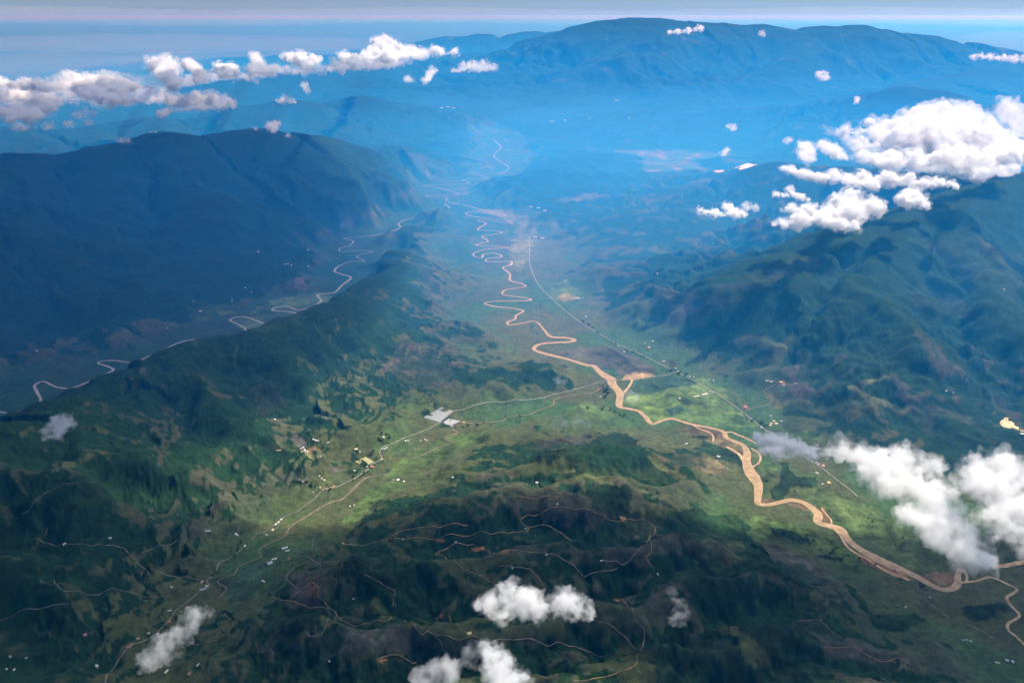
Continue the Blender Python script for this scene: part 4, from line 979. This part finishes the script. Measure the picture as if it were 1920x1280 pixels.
trees([(1255,693),(1290,706)], 14, 3, 'dark tree in the grove at the lane and paved road crossing', 'crossing grove trees', (1.1, 2.0))
trees([(1405,788),(1440,800)], 9, 3, 'dark tree left of the cream farm compound', 'compound trees', (1.1, 1.8))
trees([(1125,722),(1140,738),(1135,750)], 16, 4, 'dark tree in the river grove below the bridge', 'bridge grove trees', (1.2, 2.1))
trees([(1100,762),(1150,775),(1185,790)], 12, 7, 'tree dotted over the hill meadow by the river', 'hill meadow trees')
trees([(1440,990),(1500,1010),(1580,1040),(1640,1060)], 26, 9, 'tree dotted over the green slope left of the river', 'green slope trees', (.8, 1.4))
trees([(1440,900),(1600,960),(1700,1040)], 16, 12, 'tree dotted over the dark meadow right of the river', 'river meadow trees', (.7, 1.2))
trees([(1430,1090),(1560,1140),(1700,1160)], 18, 12, 'tree dotted over the olive hillside in the lower right', 'olive hillside trees', (.7, 1.2))
trees([(1722,1094),(1740,1115)], 8, 3, 'tree in the little dark grove at the river tip', 'river tip trees', (.8, 1.3))
trees([(700,830),(730,815),(722,822)], 10, 4, 'tree in the clump on the round green field', 'round field trees')
trees([(700,850),(690,880),(660,900)], 14, 6, 'tree around the yellow greenhouse', 'yellow greenhouse trees')
trees([(560,900),(590,910),(625,920)], 14, 6, 'tree between the houses of the stream village', 'stream village trees')
trees([(460,1010),(420,1060),(390,1095)], 14, 6, 'tree along the left valley lane', 'lane trees', (.8, 1.3))
trees([(850,806),(930,790),(1020,772)], 12, 5, 'tree along the shallow brown stream', 'stream bank trees')
# ------------------------------------------------------------------ clouds
def cloud_mat(name, dens, nscale, thresh, soft, col=(1, 1, 1), aniso=.2):
    m = bpy.data.materials.new(name); m.use_nodes = True; t = m.node_tree; t.nodes.clear()
    out = t.nodes.new('ShaderNodeOutputMaterial'); pv = t.nodes.new('ShaderNodeVolumePrincipled')
    pv.inputs['Color'].default_value = (*col, 1); pv.inputs['Anisotropy'].default_value = aniso
    if nscale is None: pv.inputs['Density'].default_value = dens
    else:
        geo = t.nodes.new('ShaderNodeNewGeometry'); nz = t.nodes.new('ShaderNodeTexNoise'); mr = t.nodes.new('ShaderNodeMapRange')
        nz.inputs['Scale'].default_value = nscale; nz.inputs['Detail'].default_value = 6; nz.inputs['Roughness'].default_value = .62
        mr.interpolation_type = 'SMOOTHSTEP'
        mr.inputs['From Min'].default_value = thresh; mr.inputs['From Max'].default_value = thresh + soft
        mr.inputs['To Min'].default_value = 0; mr.inputs['To Max'].default_value = dens
        t.links.new(geo.outputs['Position'], nz.inputs['Vector']); t.links.new(nz.outputs[0], mr.inputs[0]); t.links.new(mr.outputs[0], pv.inputs['Density'])
    t.links.new(pv.outputs[0], out.inputs['Volume'])
    return m
def shade_veil(name, label, loc, rad, tau):  # tapered volume added above the frame only to dim the sun below it
    bm = bmesh.new(); bmesh.ops.create_icosphere(bm, subdivisions=5, radius=1)
    for v in bm.verts: v.co = Vector((v.co.x * rad[0], v.co.y * rad[1], v.co.z * rad[2]))
    me = bpy.data.meshes.new(name); bm.to_mesh(me); bm.free()
    me.materials.append(cloud_mat('added shade veil', tau / (2 * rad[2]), None, 0, 0))
    o = bpy.data.objects.new(name, me); o.location = loc; COL.objects.link(o)
    tag(o, label, 'cloud', 'added shade veil bodies out of view')
shade_veil('cloud', 'wide veil added out of view overhead to shade the near hills', (4600, 8200, 7600), (11000, 1180, 450), 1.55)  # unseen veil, put in to darken the near ground
shade_veil('cloud', 'wide veil added out of view overhead to shade the left valley', (-3900, 15200, 7900), (7500, 9500, 600), 1.9)  # second unseen veil, added to darken the left side

def fbm3(p, octs, seed):
    out = 0; a = 1.0; q = p.copy()
    for o in range(octs): out = out + a * np.abs(noise3(q, seed + o)) * 2 - a * .55; q = q * 2.07; a *= .52
    return out
_cm = {}
def cloud_material(kind, r):
    """thick cumulus, soft low cloud, thin mist; one material per kind and size class (metres)"""
    size = 2 ** round(math.log2(max(r, 8)))
    key = (kind, size)
    if key not in _cm:
        if kind == 'layer': _cm[key] = cloud_mat('layer cloud', .085 / size, None, 0, 0, (.80, .92, 1.0))
        elif kind == 'thick': _cm[key] = cloud_mat('cumulus edge', 2.6 / (1.2 * size), 1 / (size * .85), .43, .34, (.955, .962, .97))
        elif kind == 'thick core': _cm[key] = cloud_mat('cumulus core', 7.0 / (1.2 * size), 1 / (size * .9), .36, .22, (.955, .962, .97))
        elif kind == 'soft': _cm[key] = cloud_mat('soft cloud edge', 1.7 / (.8 * size), 1 / (size * 1.0), .42, .36, (.985, .985, .985))
        elif kind == 'soft core': _cm[key] = cloud_mat('soft cloud core', 2.2 / (.8 * size), 1 / (size * 1.0), .36, .30, (.985, .985, .985))
        else: _cm[key] = cloud_mat('thin cloud', (1.1 if kind == 'thin' else .26) / (.8 * size), 1 / (size * 1.1), .40, .36, (.985, .985, .985))
    return _cm[key]
def make_cloud(label, puffs, z, kind='thick', group=None, flat=.85, deep=True, seed=[0]):
    """puffs: (px, py, radius in photo pixels); z: height of the cloud, or ('Y', distance)"""
    seed[0] += 1; rnd = random.Random(seed[0] * 13 + 5)
    items = []
    for (px, py, rp) in puffs:
        c = at_Y(px, py, z[1]) if isinstance(z, tuple) else at_z(px, py, z)
        dist = math.sqrt(c[0] ** 2 + c[1] ** 2 + (CAM_Z - c[2]) ** 2)
        items.append((c, rp * dist / F))
    rmax = max(i[1] for i in items); rmin = min(i[1] for i in items)
    cen = np.mean([i[0] for i in items], 0)
    done = [0]; todo = list(range(1, len(items))); links = []
    while todo:                       # bridge the puffs into one body
        i, j = min(((a, b) for a in todo for b in done), key=lambda q: np.linalg.norm(items[q[0]][0] - items[q[1]][0]) - items[q[0]][1] - items[q[1]][1])
        (c1, r1), (c2, r2) = items[i], items[j]; L = np.linalg.norm(c1 - c2); q = min(r1, r2)
        k = int(L / (q * .8))
        for a in range(1, k + 1):
            f = a / (k + 1); links.append((c1 + (c2 - c1) * f - np.array([0, 0, q * .15]), q * rnd.uniform(.75, .9)))
        todo.remove(i); done.append(i)
    jit = [rnd.uniform(-.25, .25) for _ in items]
    rr_ = (rmax + rmin) * .5
    def body(name, grow, amp, sd, mat):
        bm = bmesh.new()
        def ball(c, r):
            res = bmesh.ops.create_icosphere(bm, subdivisions=3, radius=1)
            for v in res['verts']: v.co = Vector((v.co.x * r + c[0] - cen[0], v.co.y * r + c[1] - cen[1], v.co.z * r * flat + c[2] - cen[2]))
        for c, r in links: ball(c, r * grow)
        for (c, r), d in zip(items, jit):
            u = np.array([c[0], c[1], c[2] - CAM_Z]); u /= np.linalg.norm(u)
            ball(c + u * d * r, r * 1.30 * grow)
            if deep: ball(c + u * (d + .8) * r, r * .85 * grow)
        me = bpy.data.meshes.new(name); bm.to_mesh(me); bm.free()
        o = bpy.data.objects.new(name, me); COL.objects.link(o)
        md = o.modifiers.new('union', 'REMESH'); md.mode = 'VOXEL'; md.voxel_size = max(rmin * .22, rmax * .075); md.use_smooth_shade = True
        dg = bpy.context.evaluated_depsgraph_get(); dg.update()
        me2 = bpy.data.meshes.new_from_object(o.evaluated_get(dg)); me2.name = name
        o.modifiers.clear(); o.data = me2; bpy.data.meshes.remove(me)
        n = len(me2.vertices); co = np.empty(n * 3, np.float32); me2.vertices.foreach_get('co', co); co = co.reshape(-1, 3)
        no = np.empty(n * 3, np.float32); me2.vertices.foreach_get('normal', no); no = no.reshape(-1, 3)
        co = co + no * (fbm3(co / (rr_ * 1.15), 4, sd) * rr_ * amp)[:, None]
        me2.vertices.foreach_set('co', co.astype(np.float32).ravel()); me2.update()
        me2.materials.clear(); me2.materials.append(mat)
        return o
    amp = {'thick': .36, 'soft': .50, 'thin': .55, 'mist': .55, 'layer': .04}[kind]
    o = body('cloud', 1.0 if kind != 'thick' else 1.1, amp, seed[0], cloud_material(kind, rr_ * 1.2)); o.location = cen
    if kind in ('thick', 'soft') and len(items) > 3:
        c = body('core', .74, amp * 1.15, seed[0] + 40, cloud_material(kind + ' core', rr_ * 1.2)); c.parent = o
    tag(o, label, 'cloud', group)
    return o
# ---- the long bank on the left horizon
LB = 'far clouds in the bank along the left horizon'
ZB = 2350.0
make_cloud('heaped white cloud lowest on the left edge of the far bank', [(10,181,13),(24,178,13),(44,181,12),(7,213,14),(34,208,14),(20,222,9),(50,218,12),(77,196,20),(67,213,13),(94,198,10),(110,190,8)], 2200, group=LB)
make_cloud('small cream cloud above the lowest left heap', [(3,156,10),(20,160,7),(47,158,11),(70,161,12),(84,165,8)], 2500, group=LB)
make_cloud('long cream cloud roll in the left half of the far bank', [(101,161,10),(124,151,14),(144,155,17),(175,155,17),(202,157,19),(228,158,17),(249,161,12),(151,176,11),(188,181,14),(212,188,12),(242,186,12),(262,188,8),(170,170,14),(225,172,16)], 2450, group=LB)
make_cloud('tall twin lobed cloud left of the tower clouds', [(292,121,15),(312,121,17),(322,134,14),(302,134,12),(312,148,13),(326,158,12),(334,150,8)], 2700, group=LB)
make_cloud('small slanted cloud between the tall twin lobed cloud and the next pair', [(353,121,11),(366,128,10),(376,141,11),(369,151,9),(384,150,6)], 2700, group=LB)
make_cloud('round knobbly pair of clouds in the middle of the far bank', [(413,128,11),(433,128,11),(420,141,9),(440,138,8),(424,132,9)], 2750, group=LB)
make_cloud('chimney shaped cloud with one tall knob in the far bank', [(477,104,9),(483,115,11),(470,131,10),(487,128,12),(504,131,13),(517,128,9)], 2800, group=LB)
make_cloud('cream cloud just right of the chimney shaped cloud', [(541,107,11),(564,111,15),(584,116,12),(581,130,8),(598,111,7),(570,122,9)], 2900, group=LB)
make_cloud('longest bright cloud at the right end of the far bank', [(627,120,9),(640,128,11),(647,108,13),(667,111,12),(687,107,13),(707,80,11),(721,76,11),(714,91,13),(734,87,13),(727,106,15),(754,96,13),(774,97,12),(791,101,11),(815,97,11),(828,97,8),(852,97,8),(737,122,7),(660,120,12),(700,100,14)], 3050, group=LB)
make_cloud('flat topped white cloud in front of the far bank, over the second ridge', [(326,188,13),(346,191,13),(369,188,15),(396,186,15),(423,191,13),(437,198,7),(380,200,10),(405,198,9),(302,214,8),(313,208,7)], 2100, group=LB)
make_cloud('small dim cloud hugging the second ridge crest', [(527,189,7),(537,186,8),(547,188,6)], 2000, 'thin', LB)
make_cloud('tiny round cloud between the bank and the far valley', [(801,148,7),(811,132,8),(806,140,7),(797,152,6)], 2500, 'thin', LB)
make_cloud('thin ragged cloud row over the hazy far valley head', [(868,124,8),(889,121,9),(909,121,9),(926,126,8),(895,130,7),(850,132,5)], 2600, 'thin', LB)
make_cloud('faint grey puff under the right end of the far bank', [(764,148,7),(775,150,5)], 2450, 'thin', LB)
make_cloud('faint grey puff over the blue gap of the far bank', [(571,160,7),(576,170,6)], 2400, 'thin', LB)
make_cloud('grey scrap of cloud below the long cream roll', [(141,217,7),(161,213,9),(176,212,6)], 2000, 'thin', LB)
S1 = 'small low clouds drifting before the left ridges'
make_cloud('ragged white cloudlet above the dark left mountain crest', [(511,238,10),(517,231,7),(503,236,6),(512,246,5)], 1750, 'soft', S1)
make_cloud('thin wisp on the slope left of the dark mountain summit', [(222,262,5),(235,265,7),(243,267,5)], 1500, 'thin', S1)
make_cloud('thin wisp just right of the slope wisp near the left summit', [(283,252,5),(292,253,5)], 1500, 'thin', S1)
make_cloud('white cloudlet at the far left below the heaped cloud', [(30,237,8),(40,237,7)], 1800, 'soft', S1)
make_cloud('white cloudlet second from the left edge on the far left', [(50,237,7),(58,236,6)], 1800, 'soft', S1)
make_cloud('white cloudlet third from the left edge, half way to the ragged scrap', [(84,236,6),(93,235,7)], 1800, 'soft', S1)
make_cloud('dim flat cloudlet left of the second ridge summit', [(124,233,5),(133,232,6)], 1800, 'thin', S1)
make_cloud('dim round cloudlet farthest right of the left edge row', [(163,230,6),(169,229,5)], 1800, 'thin', S1)
make_cloud('tiny white speck of cloud left of the ragged white cloudlet', [(479,241,4)], 1700, 'soft', S1)
make_cloud('tiny white speck of cloud right of the ragged white cloudlet', [(538,254,4),(543,255,3)], 1600, 'soft', S1)
make_cloud('low lilac veil of cloud joining the feet of the left half of the far bank', [(x, 176 + 10 * math.sin(x), 30) for x in range(-20, 330, 24)], 1900, 'thin', LB, flat=.35)
make_cloud('low lilac veil of cloud joining the feet of the right half of the far bank', [(x, 150 - (x - 330) * .085 + 5 * math.sin(x), 16) for x in range(340, 760, 18)], 2000, 'thin', LB, flat=.4)
ST = 'thin layer clouds on the hazy horizon'
make_cloud('long faint lilac cloud layer just above the far cloud bank', [(x, 82 + 5 * math.sin(x), 75) for x in range(-60, 640, 60)], ('Y', 85e3), 'layer', ST, flat=.13, deep=False)
make_cloud('pale hazy cloud layer behind the left half of the far bank', [(x, 118 + 6 * math.sin(x), 70) for x in range(-60, 330, 55)], ('Y', 62e3), 'layer', ST, flat=.16, deep=False)
make_cloud('thin pale cloud layer lying along the whole horizon line', [(x, 31 + 3 * math.sin(x), 46) for x in range(-160, 2120, 38)], ('Y', 150e3), 'layer', ST, flat=.24, deep=False)
make_cloud('pale cloud layer behind the right shoulder of the big mountain', [(x, 78 + 5 * math.sin(x), 50) for x in range(1850, 2020, 40)], ('Y', 80e3), 'layer', ST, flat=.22, deep=False)
# ---- the right hand cumulus
RB = 'white cumulus over the right hand mountain'
make_cloud('largest bright cumulus on the right with a domed top', [(1750,222,26),(1790,236,38),(1717,233,28),(1676,243,24),(1633,230,14),(1757,268,43),(1700,268,33),(1650,256,20),(1817,266,43),(1858,268,36),(1885,289,26),(1831,308,26),(1784,294,30),(1650,298,20),(1616,270,18),(1676,300,20),(1836,328,15),(1891,314,16),(1723,300,22),(1582,243,11),(1616,295,12),(1740,245,34),(1900,275,20)], 2000, group=RB)
make_cloud('thin translucent skirt of cloud trailing left from the largest cumulus', [(1570,250,14),(1600,262,18),(1630,280,22),(1660,296,20),(1700,312,20),(1745,318,18),(1600,285,14),(1790,322,16),(1548,242,9)], 1900, 'thin', RB, flat=.5)
make_cloud('cloud knob at the right edge above the largest cumulus', [(1885,200,17),(1911,220,20),(1926,236,18)], 2200, group=RB)
make_cloud('thin strip cloud behind the domed top of the largest cumulus', [(1812,214,8),(1824,214,11),(1840,217,7)], 2200, 'soft', RB)
make_cloud('grey round puff left of the largest cumulus', [(1510,272,11),(1512,283,15),(1518,298,11),(1505,292,9)], 1900, 'soft', RB)
make_cloud('slanting grey puff between the round puff and the largest cumulus', [(1540,271,11),(1552,278,12),(1566,286,13),(1582,292,9)], 1900, 'soft', RB)
make_cloud('long thin row of cloud below the largest cumulus', [(1468,316,6),(1481,319,9),(1508,327,11),(1539,333,11),(1565,330,13),(1589,338,11),(1616,334,14),(1636,345,13),(1666,336,15),(1700,338,13),(1733,343,11),(1760,342,11),(1790,346,7)], 1800, group=RB)
make_cloud('ragged thin cloud under the left end of the long row', [(1455,363,7),(1481,356,8),(1502,370,8),(1470,366,5),(1490,364,6),(1515,374,5)], 1600, 'soft', RB)
make_cloud('broad bright cumulus lowest in the right hand group', [(1599,373,20),(1576,384,21),(1636,389,18),(1555,400,17),(1515,396,15),(1599,399,21),(1482,390,11),(1498,412,17),(1468,417,10),(1576,420,15),(1602,425,11),(1540,410,14),(1650,392,9),(1452,420,6)], 1600, group=RB)
make_cloud('compact white cumulus right of the broad low cumulus', [(1710,370,18),(1693,374,13),(1730,379,11),(1738,384,7)], 1700, group=RB)
make_cloud('small white double puff farthest left of the right hand group', [(1312,393,7),(1340,400,9),(1364,387,10),(1381,400,11),(1394,401,8),(1326,398,6)], 1500, 'soft', RB)
make_cloud('faint mist scrap above the small double puff', [(1400,385,9),(1415,390,7)], 1500, 'thin', RB)
S2 = 'small cloudlets before the big blue mountain'
make_cloud('small round cloudlet on the flank of the big blue mountain', [(1542,142,9),(1550,146,6),(1535,138,5)], 2100, 'soft', S2)
make_cloud('tiny upright cloudlet over the blue hump ridge', [(1607,185,5),(1606,191,4)], 2000, 'soft', S2)
make_cloud('tiny cloudlet over the hazy hills left of the hump ridge', [(1367,237,5),(1375,239,6)], 1500, 'thin', S2)
make_cloud('tiny cloudlet above the round puff left of the largest cumulus', [(1475,264,6),(1483,262,5)], 1700, 'thin', S2)
make_cloud('wispy cloudlet over the haze beside the white quarry', [(1357,288,6),(1364,280,5)], 1500, 'thin', S2)
make_cloud('white streak of cloud against the top of the big mountain', [(1255,61,5),(1270,60,6),(1290,58,6),(1305,56,5),(1313,54,6)], ('Y', 43e3), 'soft', S2)
make_cloud('dim puff below the crest of the big mountain', [(1427,62,6)], ('Y', 43e3), 'thin', S2)
make_cloud('pale strip of cloud on the right shoulder of the big mountain', [(1826,107,5),(1838,105,6),(1858,106,7),(1880,109,7),(1903,111,7),(1925,110,8)], ('Y', 40e3), 'soft', S2)
# ---- low soft clouds near the camera
NB = 'soft low clouds over the near valley'
make_cloud('long soft cloud plume trailing left across the river bend', [(1402,826,7),(1420,824,12),(1440,824,16),(1462,832,20),(1458,848,16),(1490,838,18),(1520,848,14),(1430,842,12),(1545,852,9)], 1500, 'soft', NB)
make_cloud('large bright soft cloud over the lower right plain', [(1575,842,20),(1610,857,26),(1650,868,30),(1640,892,28),(1690,857,26),(1700,882,32),(1740,872,26),(1672,912,26),(1730,930,28),(1702,962,22),(1760,962,38),(1790,1002,40),(1820,1030,34),(1845,1050,20),(1745,988,26),(1700,978,16),(1770,920,22)], 1700, 'soft', NB)
make_cloud('grey soft cloud filling the right edge beside the large bright one', [(1850,882,34),(1880,872,28),(1830,902,28),(1882,922,38),(1922,902,34),(1912,962,32),(1862,962,24),(1892,1000,22),(1925,1020,20)], 1900, 'soft', NB)
make_cloud('white two lobed cloud in the bottom middle', [(955,1116,26),(985,1130,30),(1008,1140,24),(925,1136,24),(940,1150,20),(903,1132,14),(1058,1130,24),(1085,1138,22),(1042,1146,17),(1100,1150,14),(1068,1150,15)], 1900, 'soft', NB)
make_cloud('soft white cloud cut by the bottom edge', [(930,1240,26),(942,1266,30),(962,1278,26),(915,1222,13)], 2000, 'soft', NB)
make_cloud('dim grey cloud at the bottom edge left of the white one', [(830,1264,28),(800,1278,24),(880,1230,18),(905,1212,14)], 2000, 'thin', NB)
make_cloud('slanting grey wisp over the valley lane in the lower left', [(360,1156,18),(342,1185,18),(312,1214,24),(280,1236,20),(385,1150,11),(330,1200,16)], 1700, 'thin', NB)
make_cloud('faint bluish wisp over the dark left ridge', [(120,794,17),(100,806,15),(86,815,10)], 1200, 'thin', NB)
make_cloud('small mist puff beside the river below the bridge', [(1178,743,13),(1190,747,12),(1210,748,7)], 700, 'mist', NB)
make_cloud('tiny mist puff over the pasture left of the bridge', [(1046,714,9),(1054,716,7)], 700, 'mist', NB)
make_cloud('mist puff over the wooded hill by the stream mouth', [(1050,796,14),(1060,802,10)], 900, 'mist', NB)
make_cloud('mist scrap over the fields right of the wooded hill mist', [(1084,788,13),(1104,792,11)], 900, 'mist', NB)
make_cloud('faint grey mist on the dark hill right of the two lobed cloud', [(1270,1160,14),(1274,1132,11),(1280,1145,12),(1262,1110,10)], 1500, 'mist', NB)
# ------------------------------------------------------------------ the air
def haze():
    bm = bmesh.new(); bmesh.ops.create_cube(bm, size=1)
    me = bpy.data.meshes.new('haze'); bm.to_mesh(me); bm.free()
    o = bpy.data.objects.new('haze', me); COL.objects.link(o)
    z0, z1 = -3.0, float(max(H1.max(), CAM_Z)) + 260.0
    o.scale = (6.0e6, 6.0e6, z1 - z0); o.location = (0, 0, (z0 + z1) / 2)
    m = bpy.data.materials.new('haze air'); m.use_nodes = True; t = m.node_tree; t.nodes.clear()
    out = t.nodes.new('ShaderNodeOutputMaterial'); pv = t.nodes.new('ShaderNodeVolumePrincipled')
    pv.inputs['Color'].default_value = (*HAZE_COLOR, 1); pv.inputs['Absorption Color'].default_value = (*HAZE_ABSORB, 1)
    pv.inputs['Density'].default_value = HAZE_DENSITY; pv.inputs['Anisotropy'].default_value = HAZE_ANISO
    t.links.new(pv.outputs[0], out.inputs['Volume'])
    me.materials.append(m)
    tag(o, 'blue haze filling the air over the valley and far mountains', 'haze', kind='stuff')
haze()
def far_haze(loc, rad, dens, col, label):
    bm = bmesh.new(); bmesh.ops.create_icosphere(bm, subdivisions=5, radius=1)
    for v in bm.verts: v.co = Vector((v.co.x * rad[0], v.co.y * rad[1], v.co.z * rad[2]))
    me = bpy.data.meshes.new('haze'); bm.to_mesh(me); bm.free()
    o = bpy.data.objects.new('haze', me); o.location = loc; COL.objects.link(o)
    m = bpy.data.materials.new('valley haze'); m.use_nodes = True; t = m.node_tree; t.nodes.clear()
    out = t.nodes.new('ShaderNodeOutputMaterial'); pv = t.nodes.new('ShaderNodeVolumePrincipled')
    pv.inputs['Color'].default_value = (*col, 1); pv.inputs['Absorption Color'].default_value = (*HAZE_ABSORB, 1)
    pv.inputs['Density'].default_value = dens; pv.inputs['Anisotropy'].default_value = .0
    t.links.new(pv.outputs[0], out.inputs['Volume']); me.materials.append(m)
    tag(o, label, 'haze', kind='stuff')
for k, f in enumerate((.72, .9, 1.1, 1.25)):
    far_haze((1500, 41000, 0), (40000 * f ** .5, 33000 * f ** .4, 2900 * f), 0.95e-5, (.014, .36, 1.0), 'milky blue haze lying in the far half of the valley')
for k, f in enumerate((.7, 1.0, 1.3)):
    far_haze((2800, 24500, 0), (8500 * f, 16000 * f ** .4, 1500 * f), 0.85e-5, (.13, .53, 1.0), 'paler haze pooled in the middle of the far valley')
for k, f in enumerate((.75, 1.0, 1.25)):
    far_haze((-8500, 18300, 0), (12000 * f, 11300 * f ** .4, 2100 * f), 2.5e-5, (.010, .35, 1.0), 'deep blue haze hanging before the dark left mountain')
for k, f in enumerate((.75, 1.0, 1.25)):
    far_haze((8200, 16800, 0), (9500 * f, 11800 * f ** .4, 2300 * f), 2.7e-5, (.014, .38, 1.0), 'blue haze drifting over the right hand mountain slopes')
